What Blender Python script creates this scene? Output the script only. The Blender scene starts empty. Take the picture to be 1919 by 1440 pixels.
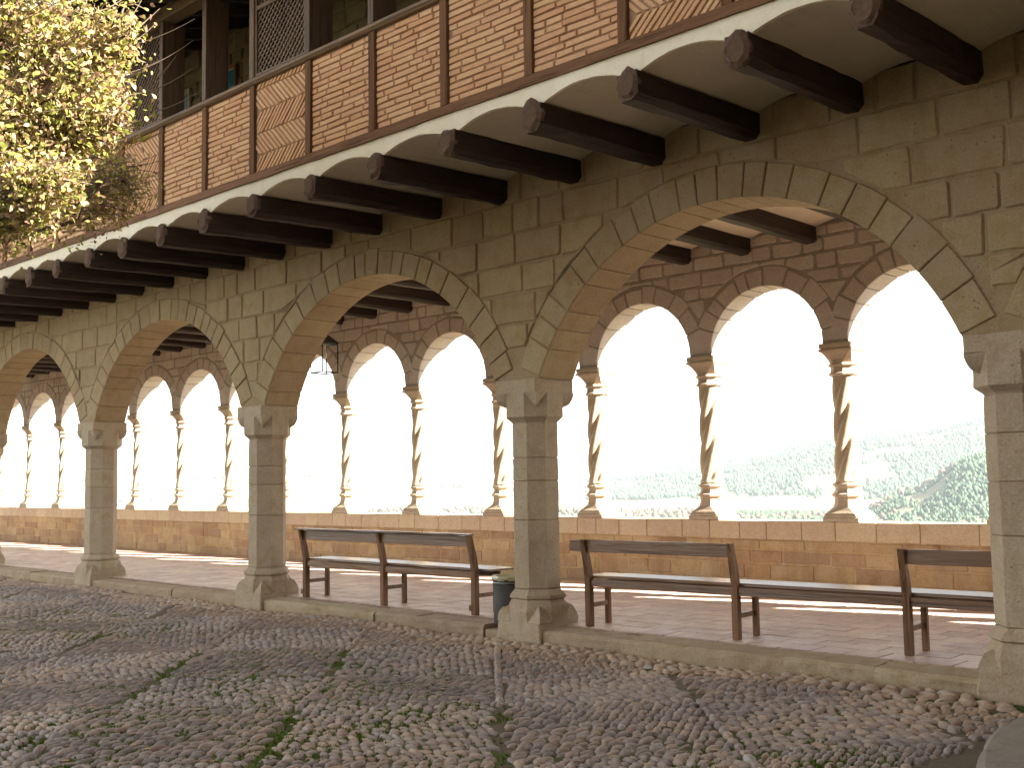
import bpy, bmesh, math, random
import numpy as np
from mathutils import Vector, Matrix, noise as mnoise
R = random.Random(7)
NR = np.random.RandomState(11)
SC = bpy.context.scene
COL = SC.collection
rad = math.radians

# ------------------------------------------------------------------ camera, sky, sun, exposure
cam_d = bpy.data.cameras.new('camera')
cam = bpy.data.objects.new('camera', cam_d)
COL.objects.link(cam)
F_PX, YAW, PITCH, ROLL = 2076.8, 0.762987, 0.083965, -0.015664
CAM = Vector((6.44445, -7.01361, 1.2355))
fwd = Vector((-math.sin(YAW) * math.cos(PITCH), math.cos(YAW) * math.cos(PITCH), math.sin(PITCH)))
rgt0 = Vector((math.cos(YAW), math.sin(YAW), 0))
up0 = rgt0.cross(fwd)
rgt = rgt0 * math.cos(ROLL) + up0 * math.sin(ROLL)
up = up0 * math.cos(ROLL) - rgt0 * math.sin(ROLL)
m = Matrix((rgt, up, -fwd)).transposed().to_4x4()
m.translation = CAM
cam.matrix_world = m
cam_d.sensor_width = 36
cam_d.lens = 36 * F_PX / 1919
cam_d.clip_start = 0.05
cam_d.clip_end = 30000
SC.camera = cam

SUN_E, SUN_D = rad(33.5), rad(19.0)          # elevation, angle between the sun's bearing and the arcade
S_DIR = Vector((math.cos(SUN_E) * math.cos(SUN_D), math.cos(SUN_E) * math.sin(SUN_D), math.sin(SUN_E)))
wd = bpy.data.worlds.new('World')
SC.world = wd
wd.use_nodes = True
wn, wl = wd.node_tree.nodes, wd.node_tree.links
bg = wn['Background']
sky = wn.new('ShaderNodeTexSky')
sky.sky_type = 'NISHITA'
sky.sun_disc = False
sky.sun_elevation = SUN_E
sky.sun_rotation = math.pi / 2 - SUN_D
sky.altitude = 500
sky.air_density = 1.0
sky.dust_density = 1.0
sky.ozone_density = 0.8
hs = wn.new('ShaderNodeHueSaturation')        # thin autumn haze: a paler, less blue sky
hs.inputs['Saturation'].default_value = 0.06
wl.new(sky.outputs[0], hs.inputs['Color'])
wl.new(hs.outputs[0], bg.inputs['Color'])
bg.inputs['Strength'].default_value = 0.055

sun_d = bpy.data.lights.new('sun', 'SUN')
sun_d.energy = 5.0
sun_d.angle = rad(0.5)
sun_d.color = (1.0, 0.93, 0.82)
sun = bpy.data.objects.new('sun', sun_d)
COL.objects.link(sun)
sun.rotation_euler = (-S_DIR).to_track_quat('-Z', 'Y').to_euler()
sun.location = (30, 10, 30)

vs = SC.view_settings
vs.view_transform = 'Standard'
vs.look = 'None'
vs.gamma = 1
vs.use_curve_mapping = False
vs.exposure = 2.95
SC.cycles.max_bounces = 8
SC.cycles.diffuse_bounces = 6
SC.cycles.transparent_max_bounces = 12
SC.cycles.volume_bounces = 0

# ------------------------------------------------------------------ materials
class NT:
    def __init__(s, name):
        s.m = bpy.data.materials.new(name)
        s.m.use_nodes = True
        s.t = s.m.node_tree
        s.b = s.t.nodes['Principled BSDF']
        s.out = s.t.nodes['Material Output']
    def n(s, typ, **kw):
        nd = s.t.nodes.new(typ)
        for k, v in kw.items():
            setattr(nd, k, v)
        return nd
    def l(s, a, b):
        s.t.links.new(a, b)
    def noise(s, vec, scale, detail=4, rough=.55):
        nd = s.n('ShaderNodeTexNoise')
        nd.inputs['Scale'].default_value = scale
        nd.inputs['Detail'].default_value = detail
        nd.inputs['Roughness'].default_value = rough
        if vec is not None:
            s.l(vec, nd.inputs['Vector'])
        return nd.outputs['Fac']
    def ramp(s, fac, stops):
        nd = s.n('ShaderNodeValToRGB')
        el = nd.color_ramp.elements
        while len(el) < len(stops):
            el.new(0.5)
        for e, (p, c) in zip(el, stops):
            e.position = p
            e.color = (c[0], c[1], c[2], 1)
        s.l(fac, nd.inputs[0])
        return nd.outputs['Color']
    def math(s, op, a, b=None, clamp=False):
        nd = s.n('ShaderNodeMath', operation=op, use_clamp=clamp)
        for i, v in enumerate((a, b)):
            if v is None:
                continue
            if isinstance(v, (int, float)):
                nd.inputs[i].default_value = v
            else:
                s.l(v, nd.inputs[i])
        return nd.outputs[0]
    def maprange(s, v, a, b, c, d):
        nd = s.n('ShaderNodeMapRange')
        for i, x in enumerate((a, b, c, d)):
            nd.inputs[1 + i].default_value = x
        s.l(v, nd.inputs[0])
        return nd.outputs[0]
    def mix(s, fac, a, b, mode='MIX'):
        nd = s.n('ShaderNodeMix', data_type='RGBA', blend_type=mode)
        for sock, v in ((nd.inputs[0], fac), (nd.inputs[6], a), (nd.inputs[7], b)):
            if isinstance(v, (int, float)):
                sock.default_value = v
            elif isinstance(v, tuple):
                sock.default_value = (v[0], v[1], v[2], 1)
            else:
                s.l(v, sock)
        return nd.outputs[2]
    def scaled(s, vec, xyz):
        nd = s.n('ShaderNodeMapping')
        nd.inputs['Scale'].default_value = xyz
        s.l(vec, nd.inputs['Vector'])
        return nd.outputs[0]
    def pos(s):
        return s.n('ShaderNodeNewGeometry').outputs['Position']
    def obj(s):
        tc = s.n('ShaderNodeTexCoord')
        oi = s.n('ShaderNodeObjectInfo')
        k = s.math('MULTIPLY', oi.outputs['Random'], 37.0)
        c = s.n('ShaderNodeCombineXYZ')
        for i in range(3):
            s.l(k, c.inputs[i])
        a = s.n('ShaderNodeVectorMath', operation='ADD')
        s.l(tc.outputs['Object'], a.inputs[0])
        s.l(c.outputs[0], a.inputs[1])
        return a.outputs[0]
    def rnd(s):
        g = s.n('ShaderNodeNewGeometry').outputs['Random Per Island']
        o = s.n('ShaderNodeObjectInfo').outputs['Random']
        return s.math('FRACT', s.math('ADD', g, o))
    def hsv(s, col, h=None, sat=None, v=None):
        nd = s.n('ShaderNodeHueSaturation')
        for k, x in (('Hue', h), ('Saturation', sat), ('Value', v)):
            if x is None:
                continue
            if isinstance(x, (int, float)):
                nd.inputs[k].default_value = x
            else:
                s.l(x, nd.inputs[k])
        s.l(col, nd.inputs['Color'])
        return nd.outputs[0]
    def bump(s, h, strength=.5, dist=.01, prev=None):
        nd = s.n('ShaderNodeBump')
        nd.inputs['Strength'].default_value = strength
        nd.inputs['Distance'].default_value = dist
        s.l(h, nd.inputs['Height'])
        if prev is not None:
            s.l(prev, nd.inputs['Normal'])
        return nd.outputs[0]
    def done(s, col=None, rough=.85, normal=None, spec=.3):
        if col is not None:
            if isinstance(col, tuple):
                s.b.inputs['Base Color'].default_value = (*col, 1)
            else:
                s.l(col, s.b.inputs['Base Color'])
        if isinstance(rough, (int, float)):
            s.b.inputs['Roughness'].default_value = rough
        else:
            s.l(rough, s.b.inputs['Roughness'])
        s.b.inputs['Specular IOR Level'].default_value = spec
        if normal is not None:
            s.l(normal, s.b.inputs['Normal'])
        return s.m

def stone_mat(name, c0, c1, c2, var=.16, hue=.012, pit=.5, big=1.1, stain=None, rough=.9, fine=70):
    t = NT(name)
    p = t.pos()
    a = t.noise(p, big, 5, .6)
    b = t.noise(p, 8, 4, .6)
    f = t.noise(p, fine, 3, .6)
    col = t.mix(t.maprange(a, .32, .68, 0, 1), c0, c1)
    col = t.mix(t.maprange(b, .5, .75, 0, .7), col, c2)
    r = t.rnd()
    col = t.hsv(col, t.maprange(r, 0, 1, .5 - hue, .5 + hue), t.maprange(b, .3, .7, .9, 1.1), t.math('ADD', t.maprange(r, 0, 1, 1 - var, 1 + var), t.maprange(f, .3, .7, -.15, .15)))
    if stain:
        st = t.noise(t.scaled(p, (2.2, 2.2, .45)), 1.7, 5, .65)
        col = t.mix(t.maprange(st, .52, .72, 0, stain[1]), col, stain[0])
    # pits: dark small holes in the sandstone
    v = t.n('ShaderNodeTexVoronoi', feature='F1')
    v.inputs['Scale'].default_value = 22
    t.l(p, v.inputs['Vector'])
    ph = t.maprange(v.outputs['Distance'], .06, .2, 0, 1)
    pm = t.maprange(t.noise(p, 5, 2), .46, .60, 0, 1)
    pits = t.math('SUBTRACT', 1.0, t.math('MULTIPLY', pm, t.math('SUBTRACT', 1.0, ph)))
    col = t.mix(t.math('MULTIPLY', t.math('SUBTRACT', 1.0, pits), .45 * min(1, pit)), col, tuple(q * .45 for q in c2))
    h = t.math('ADD', t.math('MULTIPLY', f, .35), t.math('ADD', t.math('MULTIPLY', b, .8), t.math('MULTIPLY', pits, .45)))
    return t.done(col, rough, t.bump(h, pit, .012))

def wood_mat(name, dark, light, grain=(1, 22, 22), rough=.6, bump=.35, spec=.35, scale=3.2, crack=.6):
    t = NT(name)
    p = t.scaled(t.obj(), grain)
    g = t.noise(p, scale, 6, .65)
    c = t.noise(p, scale * .45, 3, .5)
    col = t.mix(t.maprange(g, .3, .7, 0, 1), dark, light)
    col = t.mix(t.maprange(c, .56, .64, 0, crack), col, tuple(x * .35 for x in dark))
    col = t.hsv(col, None, None, t.maprange(t.rnd(), 0, 1, .82, 1.18))
    h = t.math('ADD', g, t.math('MULTIPLY', t.maprange(c, .54, .64, 0, 1), -.7))
    return t.done(col, rough, t.bump(h, bump, .006), spec)

M = {}
M['wall'] = stone_mat('front_sandstone', (.345, .252, .142), (.39, .295, .175), (.29, .208, .115), var=.06, hue=.006, pit=1.0, stain=((.25, .20, .12), .45))
M['mortar'] = stone_mat('lime_mortar', (.31, .228, .13), (.35, .265, .157), (.26, .187, .105), var=0, pit=.7)
M['rear'] = stone_mat('rear_sandstone', (.52, .46, .40), (.58, .515, .45), (.46, .40, .345), var=.08, pit=.7)
M['rear_mortar'] = stone_mat('rear_mortar', (.34, .29, .245), (.39, .335, .285), (.29, .245, .205), var=0, pit=.7)
M['pillar'] = stone_mat('pillar_sandstone', (.405, .322, .222), (.45, .362, .26), (.335, .26, .175), var=.025, hue=.004, pit=1.0, stain=((.27, .22, .145), .5), big=2.0)
M['column'] = stone_mat('column_sandstone', (.46, .37, .265), (.51, .42, .305), (.40, .315, .22), var=.03, pit=.5)
M['parapet'] = stone_mat('parapet_sandstone', (.42, .28, .155), (.49, .345, .205), (.35, .225, .12), stain=((.27, .17, .095), .6))
M['coping'] = stone_mat('coping_sandstone', (.58, .445, .30), (.63, .49, .34), (.53, .395, .26), var=.06, pit=.12)
M['kerb'] = stone_mat('kerb_stone', (.35, .27, .18), (.41, .325, .22), (.28, .215, .135), var=.09, pit=.9)
M['edging'] = stone_mat('grey_edging_stone', (.22, .195, .16), (.28, .25, .205), (.17, .15, .12), var=.05, pit=.9)
M['rubble'] = stone_mat('upper_rubble', (.27, .22, .13), (.34, .275, .165), (.17, .135, .075), var=.2, pit=.9)

t = NT('terracotta_tile')
p = t.pos()
a = t.noise(p, 2.3, 4)
col = t.mix(t.maprange(a, .35, .65, 0, 1), (.48, .34, .28), (.56, .42, .35))
col = t.mix(t.maprange(t.noise(p, 13, 4), .5, .72, 0, .55), col, (.31, .195, .15))
col = t.hsv(col, t.maprange(t.rnd(), 0, 1, .488, .512), None, t.maprange(t.rnd(), 0, 1, .84, 1.12))
M['tile'] = t.done(col, t.maprange(t.noise(p, 6, 3), .3, .7, .38, .6), t.bump(t.noise(p, 40, 3), .25, .004), .45)
t = NT('tile_grout')
M['grout'] = t.done(t.mix(t.noise(t.pos(), 6), (.22, .14, .10), (.30, .21, .15)), .9)

t = NT('thin_brick')
p = t.pos()
r = t.rnd()
col = t.ramp(r, [(0, (.56, .31, .17)), (.35, (.61, .36, .195)), (.7, (.65, .42, .235)), (1, (.58, .33, .20))])
col = t.mix(t.maprange(t.noise(p, 30, 5, .7), .5, .75, 0, .5), col, (.50, .26, .145))
col = t.mix(t.maprange(t.noise(p, 12, 4), .56, .75, 0, .5), col, (.70, .50, .33))
M['brick'] = t.done(col, .88, t.bump(t.noise(p, 55, 4, .7), .7, .006))
t = NT('brick_mortar')
M['brick_mortar'] = t.done(t.mix(t.noise(t.pos(), 18), (.29, .17, .10), (.37, .235, .145)), .95, t.bump(t.noise(t.pos(), 60), .6, .005))

M['beam'] = wood_mat('dark_beam_oak', (.016, .008, .006), (.045, .024, .016), (22, 1, 22), .7, .6)
t = NT('beam_end_grain')
p = t.pos()
col = t.mix(t.noise(p, 34, 5, .7), (.045, .026, .018), (.19, .12, .08))
M['beam_end'] = t.done(col, .9, t.bump(t.noise(p, 50, 4, .7), .9, .012))
M['timber_v'] = wood_mat('balcony_post_timber', (.12, .058, .027), (.21, .11, .055), (22, 22, 1), .75, .5, .15)
M['timber_h'] = wood_mat('balcony_sill_timber', (.125, .06, .03), (.22, .115, .06), (1, 22, 22), .75, .5, .15)
M['rail'] = wood_mat('hand_rail_timber', (.13, .08, .045), (.24, .16, .095), (1, 22, 22), .6)
M['upost'] = wood_mat('loggia_post_timber', (.10, .062, .04), (.19, .125, .082), (22, 22, 1), .65)
M['rafter'] = wood_mat('rafter_timber', (.05, .033, .022), (.11, .075, .05), (22, 1, 22), .7)
M['ceiling_wood'] = wood_mat('loggia_board', (.03, .02, .016), (.07, .045, .032), (1, 12, 12), .8)
M['bench'] = wood_mat('bench_wood', (.14, .073, .037), (.25, .14, .076), (1, 24, 24), .30, .3, .5)
M['bench_v'] = wood_mat('bench_leg_wood', (.14, .072, .036), (.25, .14, .075), (24, 24, 1), .6, .4, .2)

t = NT('lime_plaster')
p = t.pos()
col = t.mix(t.maprange(t.noise(p, 3.5, 5, .6), .35, .7, 0, 1), (.82, .76, .62), (.74, .675, .53))
col = t.mix(t.maprange(t.noise(p, 30, 4, .7), .56, .72, 0, .4), col, (.50, .47, .38))
M['plaster'] = t.done(col, .9, t.bump(t.noise(p, 24, 5, .65), .55, .012))
t = NT('vault_plaster')
p = t.pos()
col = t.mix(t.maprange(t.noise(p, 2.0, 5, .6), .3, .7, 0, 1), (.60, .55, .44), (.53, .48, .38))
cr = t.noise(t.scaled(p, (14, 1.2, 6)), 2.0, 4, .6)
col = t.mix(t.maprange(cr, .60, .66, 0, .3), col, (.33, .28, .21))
M['vault'] = t.done(col, .92, t.bump(t.noise(p, 14, 4), .3, .01))
t = NT('gallery_plaster')
p = t.pos()
col = t.mix(t.maprange(t.noise(p, 2.4, 5, .6), .3, .7, 0, 1), (.70, .60, .46), (.62, .52, .39))
M['gplaster'] = t.done(col, .92, t.bump(t.noise(p, 14, 4), .3, .01))

t = NT('cobble_stone')
p = t.pos()
r = t.rnd()
sepn = t.n('ShaderNodeSeparateXYZ')
t.l(p, sepn.inputs[0])
zone = t.noise(p, .75, 3, .5)
band = t.maprange(sepn.outputs[1], -.95, -.4, 0, .42)                      # the ochre cobbles of the border along the kerb
k = t.math('ADD', t.math('MULTIPLY', r, .5), t.math('ADD', t.maprange(zone, .35, .65, -.05, .38), band))
col = t.ramp(k, [(0, (.19, .163, .158)), (.25, (.26, .215, .20)), (.5, (.335, .268, .23)), (.72, (.40, .305, .235)), (.9, (.45, .325, .23)), (1.0, (.48, .375, .28))])
r2 = t.math('FRACT', t.math('MULTIPLY', r, 17.3))
col = t.mix(t.maprange(r2, .97, .975, 0, .8), col, (.38, .355, .33))
col = t.mix(t.maprange(r2, .03, .02, 0, .6), col, (.27, .16, .12))
col = t.hsv(col, None, None, t.maprange(t.noise(p, 45, 4, .6), .3, .7, .82, 1.15))
M['cobble'] = t.done(col, .62, t.bump(t.noise(p, 90, 3), .25, .003), .4)
t = NT('courtyard_earth')
p = t.pos()
col = t.mix(t.noise(p, 20, 4), (.11, .085, .06), (.17, .14, .10))
mm = t.math('MULTIPLY', t.maprange(t.noise(p, .8, 3), .47, .6, 0, 1), t.maprange(t.noise(p, 7, 3), .38, .55, 0, 1))
col = t.mix(mm, col, (.05, .085, .014))
M['earth'] = t.done(col, .95, t.bump(t.noise(p, 60, 4), .6, .01))
t = NT('moss_grass')
M['moss'] = t.done(t.mix(t.rnd(), (.085, .14, .018), (.16, .22, .035)), .8)

def leaf_mat(name, stops, trans=.45):
    t = NT(name)
    r = t.rnd()
    col = t.ramp(r, stops)
    t.done(col, .45, None, .4)
    tr = t.n('ShaderNodeBsdfTranslucent')
    t.l(t.hsv(col, .49, 1.1, 1.15), tr.inputs['Color'])
    mx = t.n('ShaderNodeMixShader')
    mx.inputs[0].default_value = trans
    t.l(t.b.outputs[0], mx.inputs[1])
    t.l(tr.outputs[0], mx.inputs[2])
    t.l(mx.outputs[0], t.out.inputs['Surface'])
    return t.m
M['leaf'] = leaf_mat('autumn_leaf', [(0, (.19, .22, .05)), (.3, (.34, .33, .09)), (.55, (.46, .38, .15)), (.8, (.44, .31, .20)), (1, (.30, .19, .13))])
M['dead_leaf'] = leaf_mat('dead_leaf', [(0, (.30, .16, .05)), (.4, (.42, .26, .08)), (.7, (.24, .10, .05)), (1, (.36, .20, .13))], .15)
t = NT('bark')
p = t.pos()
M['bark'] = t.done(t.mix(t.noise(p, 16, 5), (.12, .085, .06), (.26, .20, .15)), .85, t.bump(t.noise(t.scaled(p, (1, 1, .3)), 40, 4), .7, .01))

def plain(name, c, rough=.5, metal=0, spec=.5, var=.12, nscale=8):
    t = NT(name)
    n = t.noise(t.pos(), nscale, 4)
    col = t.mix(t.maprange(n, .3, .7, 0, 1), tuple(x * (1 - var) for x in c), tuple(x * (1 + var) for x in c))
    m_ = t.done(col, rough, None, spec)
    t.b.inputs['Metallic'].default_value = metal
    return m_
M['bin'] = plain('bin_grey_paint', (.052, .048, .043), .6, spec=.3)
M['bin_in'] = plain('bin_inside', (.03, .03, .03), .8)
M['bin_band'] = plain('bin_band_metal', (.16, .16, .155), .35, .6)
t = NT('thin_plastic_bag')
t.done((.52, .49, .30), .3, t.bump(t.noise(t.pos(), 45, 3), .5, .008), .5)
t.b.inputs['Transmission Weight'].default_value = .15
M['bag'] = t.m
M['iron'] = plain('black_iron', (.02, .02, .022), .5, .7)
t = NT('lantern_glass')
t.done((.9, .92, .92), .05)
t.b.inputs['Transmission Weight'].default_value = 1
t.b.inputs['IOR'].default_value = 1.05
M['glass'] = t.m
M['frame_wood'] = plain('picture_frame_wood', (.32, .14, .06), .5)
M['frame_dark'] = plain('picture_frame_dark', (.10, .03, .02), .5)
M['mount'] = plain('picture_mount', (.65, .60, .50), .7)
M['pic_blue'] = plain('picture_blue_print', (.02, .20, .34), .4, var=.4, nscale=30)
M['pic_pale'] = plain('picture_pale_print', (.25, .36, .40), .4, var=.4, nscale=40)
M['roof_tile'] = stone_mat('roof_tile', (.38, .20, .12), (.45, .27, .17), (.28, .15, .09))
M['white_house'] = plain('far_house_wall', (.72, .68, .6), .9)
M['red_roof'] = plain('far_house_roof', (.38, .16, .10), .9)

t = NT('valley_ground')
p = t.pos()
v = t.n('ShaderNodeTexVoronoi')
v.inputs['Scale'].default_value = .006
t.l(t.scaled(p, (1, 1, 0)), v.inputs['Vector'])
col = t.ramp(t.n('ShaderNodeSeparateColor').outputs[0], [(0, (.2, .2, .1)), (1, (.3, .25, .16))])
sepc = t.n('ShaderNodeSeparateColor')
t.l(v.outputs['Color'], sepc.inputs[0])
col = t.ramp(sepc.outputs[0], [(0, (.20, .15, .095)), (.4, (.30, .235, .16)), (.7, (.16, .17, .07)), (1, (.34, .28, .2))])
col = t.mix(t.maprange(t.noise(p, .02, 5, .65), .5, .62, 0, .8), col, (.10, .10, .045))
sp_ = t.n('ShaderNodeSeparateXYZ')
t.l(p, sp_.inputs[0])
scrub = t.mix(t.maprange(t.noise(p, .03, 5, .7), .45, .6, 0, 1), (.065, .10, .045), (.16, .13, .08))
col = t.mix(t.maprange(sp_.outputs[2], -38, -30, 0, 1), col, scrub)
M['valley'] = t.done(col, .95)
t = NT('hill_wood')
p = t.pos()
col = t.mix(t.rnd(), (.028, .058, .034), (.062, .095, .048))
M['conifer'] = t.done(col, .8)
t = NT('bare_autumn_wood')
M['broadleaf'] = t.done(t.ramp(t.rnd(), [(0, (.085, .075, .05)), (.5, (.12, .085, .06)), (.8, (.16, .10, .075)), (1, (.06, .085, .035))]), .9)

# ------------------------------------------------------------------ mesh helpers
def mesh(name, vs_, fs, mat, smooth=False, mats=None, mi=None):
    me = bpy.data.meshes.new(name)
    me.from_pydata(vs_, [], fs)
    if mats:
        for q in mats:
            me.materials.append(M[q])
        if mi is not None:
            me.polygons.foreach_set('material_index', mi)
    else:
        me.materials.append(M[mat])
    if smooth:
        me.polygons.foreach_set('use_smooth', [True] * len(me.polygons))
    me.update()
    return me

def np_mesh(name, V, Fl, nside, mat, smooth=False):
    """V (n,3) float, Fl (m,nside) int; fast path for big meshes. Fl may be a list of (array) with different side counts."""
    me = bpy.data.meshes.new(name)
    if not isinstance(Fl, list):
        Fl = [Fl]
    me.vertices.add(len(V))
    me.vertices.foreach_set('co', np.asarray(V, np.float32).ravel())
    loops = np.concatenate([f.ravel() for f in Fl]).astype(np.int32)
    counts = np.concatenate([np.full(len(f), f.shape[1], np.int32) for f in Fl])
    me.loops.add(len(loops))
    me.loops.foreach_set('vertex_index', loops)
    me.polygons.add(len(counts))
    starts = np.concatenate([[0], np.cumsum(counts)[:-1]]).astype(np.int32)
    me.polygons.foreach_set('loop_start', starts)
    me.polygons.foreach_set('loop_total', counts)
    me.materials.append(M[mat])
    if smooth:
        me.polygons.foreach_set('use_smooth', np.ones(len(counts), bool))
    me.update(calc_edges=True)
    return me

WPOS = {}
def link(name, me, parent=None, loc=(0, 0, 0), rot=None, kind=None):
    """loc is a world point unless the parent is turned (then it is local to the parent)."""
    o = bpy.data.objects.new(name, me)
    COL.objects.link(o)
    if parent is not None:
        o.parent = parent
        pw = WPOS.get(parent.name, Vector((0, 0, 0)))
        o.location = Vector(loc) - pw
    else:
        o.location = loc
    WPOS[o.name] = Vector(loc)
    if rot is not None:
        o.rotation_euler = rot
    if kind:
        o['kind'] = kind
    return o

def thing(name, label, cat, loc=(0, 0, 0), group=None, me=None, rot=None):
    o = link(name, me, None, loc, rot)
    o['label'] = label
    o['category'] = cat
    o['kind'] = 'thing'
    if group:
        o['group'] = group
    return o

class MB:
    """collects simple solids into one mesh"""
    def __init__(s):
        s.v, s.f, s.mi = [], [], []
    def add(s, v, f, mi=0):
        n = len(s.v)
        s.v += [tuple(x) for x in v]
        s.f += [tuple(i + n for i in q) for q in f]
        s.mi += [mi] * len(f)
        return s
    def box(s, a, b, bev=0, mi=0):
        (x0, y0, z0), (x1, y1, z1) = a, b
        if bev <= 0:
            v = [(x0, y0, z0), (x1, y0, z0), (x1, y1, z0), (x0, y1, z0), (x0, y0, z1), (x1, y0, z1), (x1, y1, z1), (x0, y1, z1)]
            f = [(0, 3, 2, 1), (4, 5, 6, 7), (0, 1, 5, 4), (1, 2, 6, 5), (2, 3, 7, 6), (3, 0, 4, 7)]
            return s.add(v, f, mi)
        r0 = oct_ring((x0 + x1) / 2, (y0 + y1) / 2, (x1 - x0) / 2 - bev, (y1 - y0) / 2 - bev, bev * .6)
        r1 = oct_ring((x0 + x1) / 2, (y0 + y1) / 2, (x1 - x0) / 2, (y1 - y0) / 2, bev)
        return s.loft([[(x, y, z) for x, y in r] for r, z in ((r0, z0), (r1, z0 + bev), (r1, z1 - bev), (r0, z1))], mi)
    def loft(s, rings, mi=0, cap=True, close=True):
        n = len(rings[0])
        v = [q for r in rings for q in r]
        f = []
        for i in range(len(rings) - 1):
            for j in range(n if close else n - 1):
                k = (j + 1) % n
                f.append((i * n + j, i * n + k, (i + 1) * n + k, (i + 1) * n + j))
        if cap:
            f.append(tuple(range(n - 1, -1, -1)))
            f.append(tuple(range((len(rings) - 1) * n, len(rings) * n)))
        return s.add(v, f, mi)
    def tube(s, pts, rads, n=6, mi=0, cap=True):
        pts = [Vector(q) for q in pts]
        rings = []
        for i, q in enumerate(pts):
            d = (pts[min(i + 1, len(pts) - 1)] - pts[max(i - 1, 0)]).normalized()
            a = Vector((0, 0, 1)) if abs(d.z) < .9 else Vector((1, 0, 0))
            u = d.cross(a).normalized()
            w = u.cross(d)
            rr = rads[i] if isinstance(rads, (list, tuple)) else rads
            rings.append([tuple(q + u * (rr * math.cos(2 * math.pi * j / n)) + w * (rr * math.sin(2 * math.pi * j / n))) for j in range(n)])
        return s.loft(rings, mi, cap)
    def lathe(s, prof, n=20, c=(0, 0), mi=0, cap=True):
        rings = [[(c[0] + r * math.cos(2 * math.pi * j / n), c[1] + r * math.sin(2 * math.pi * j / n), z) for j in range(n)] for r, z in prof]
        return s.loft(rings, mi, cap)
    def mesh(s, name, mat, smooth=False, mats=None):
        return mesh(name, s.v, s.f, mat, smooth, mats, s.mi if mats else None)

def oct_ring(cx, cy, ax, ay, c):
    """rectangle of half sizes ax, ay with its corners cut by c, 8 points counter-clockwise"""
    return [(cx + ax, cy - ay + c), (cx + ax, cy + ay - c), (cx + ax - c, cy + ay), (cx - ax + c, cy + ay),
            (cx - ax, cy + ay - c), (cx - ax, cy - ay + c), (cx - ax + c, cy - ay), (cx + ax - c, cy - ay)]

def area(p):
    return .5 * sum(p[i][0] * p[(i + 1) % len(p)][1] - p[(i + 1) % len(p)][0] * p[i][1] for i in range(len(p)))

def inset(p, d):
    out = []
    n = len(p)
    for i in range(n):
        a, b, c = Vector(p[i - 1]), Vector(p[i]), Vector(p[(i + 1) % n])
        e1, e2 = (b - a).normalized(), (c - b).normalized()
        n1, n2 = Vector((-e1.y, e1.x)), Vector((-e2.y, e2.x))
        nn = n1 + n2
        L = nn.length
        if L < .3:
            nn, k = n1, d
        else:
            nn = nn / L
            k = d / max(.5, nn.dot(n1))
        out.append((b.x + nn.x * k, b.y + nn.y * k))
    return out

def clean(p, tol=.004, col_tol=.0015):
    q = []
    for a in p:
        if not q or math.hypot(a[0] - q[-1][0], a[1] - q[-1][1]) > tol:
            q.append(a)
    while len(q) > 2 and math.hypot(q[0][0] - q[-1][0], q[0][1] - q[-1][1]) <= tol:
        q.pop()
    ch = True
    while ch and len(q) > 3:
        ch = False
        for i in range(len(q)):
            a, b, c = q[i - 1], q[i], q[(i + 1) % len(q)]
            L = math.hypot(c[0] - a[0], c[1] - a[1])
            if L < 1e-6 or abs((b[0] - a[0]) * (c[1] - a[1]) - (b[1] - a[1]) * (c[0] - a[0])) / L < col_tol:
                q.pop(i)
                ch = True
                break
    return q

def prism(p, back, front, bev, jit=.0, plane='front'):
    """solid from a polygon in the (x, z) plane; front < back in y (faces -y). Returns verts, faces about the centroid."""
    if area(p) < 0:
        p = p[::-1]
    ip = inset(p, bev)
    if area(ip) <= 0:
        ip = p
    cx = sum(q[0] for q in p) / len(p)
    cz = sum(q[1] for q in p) / len(p)
    tx, tz = R.uniform(-jit, jit), R.uniform(-jit, jit)
    n = len(p)
    v = [(x - cx, back, z - cz) for x, z in p] + [(x - cx, front + bev, z - cz) for x, z in p] + \
        [(x - cx, front + tx * (x - cx) + tz * (z - cz), z - cz) for x, z in ip]
    f = [tuple(range(n - 1, -1, -1))[::-1][::-1]]
    f = [tuple(reversed(range(n)))]
    for k in (0, n):
        for i in range(n):
            j = (i + 1) % n
            f.append((k + i, k + j, k + n + j, k + n + i))
    f.append(tuple(range(2 * n, 3 * n)))
    # ring is counter-clockwise in (x,z); seen from -y that is clockwise outward normal check
    f = [tuple(reversed(q)) for q in f] if False else f
    return v, f, (cx, cz)

def fix_normals(me):
    bm = bmesh.new()
    bm.from_mesh(me)
    bmesh.ops.recalc_face_normals(bm, faces=bm.faces)
    bm.to_mesh(me)
    bm.free()
    return me

def roughen(me, cuts, amp, freq, big=.5):
    """wear: finer faces, pushed in and out by noise"""
    bm = bmesh.new()
    bm.from_mesh(me)
    bmesh.ops.subdivide_edges(bm, edges=[e for e in bm.edges if e.calc_length() > .025], cuts=cuts, use_grid_fill=True)
    off = Vector((R.uniform(0, 90), R.uniform(0, 90), R.uniform(0, 90)))
    bm.normal_update()
    for v_ in bm.verts:
        n_ = mnoise.noise((v_.co + off) * freq) + big * mnoise.noise((v_.co + off) * freq * .35) * 2
        chip = max(0, mnoise.noise((v_.co - off) * freq * .8) - .35) * 4
        v_.co += v_.normal * (amp * (n_ - chip))
    bm.to_mesh(me)
    bm.free()
    return me

def place_prism(name, p, yback, yfront, bev, mat, parent, jit=.01):
    v, f, (cx, cz) = prism(p, yback, yfront, bev, jit)
    yo = yfront
    v = [(a, b - yo, c) for a, b, c in v]
    me = fix_normals(mesh(name, v, f, mat))
    return link(name, me, parent, (cx, yo, cz))

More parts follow.
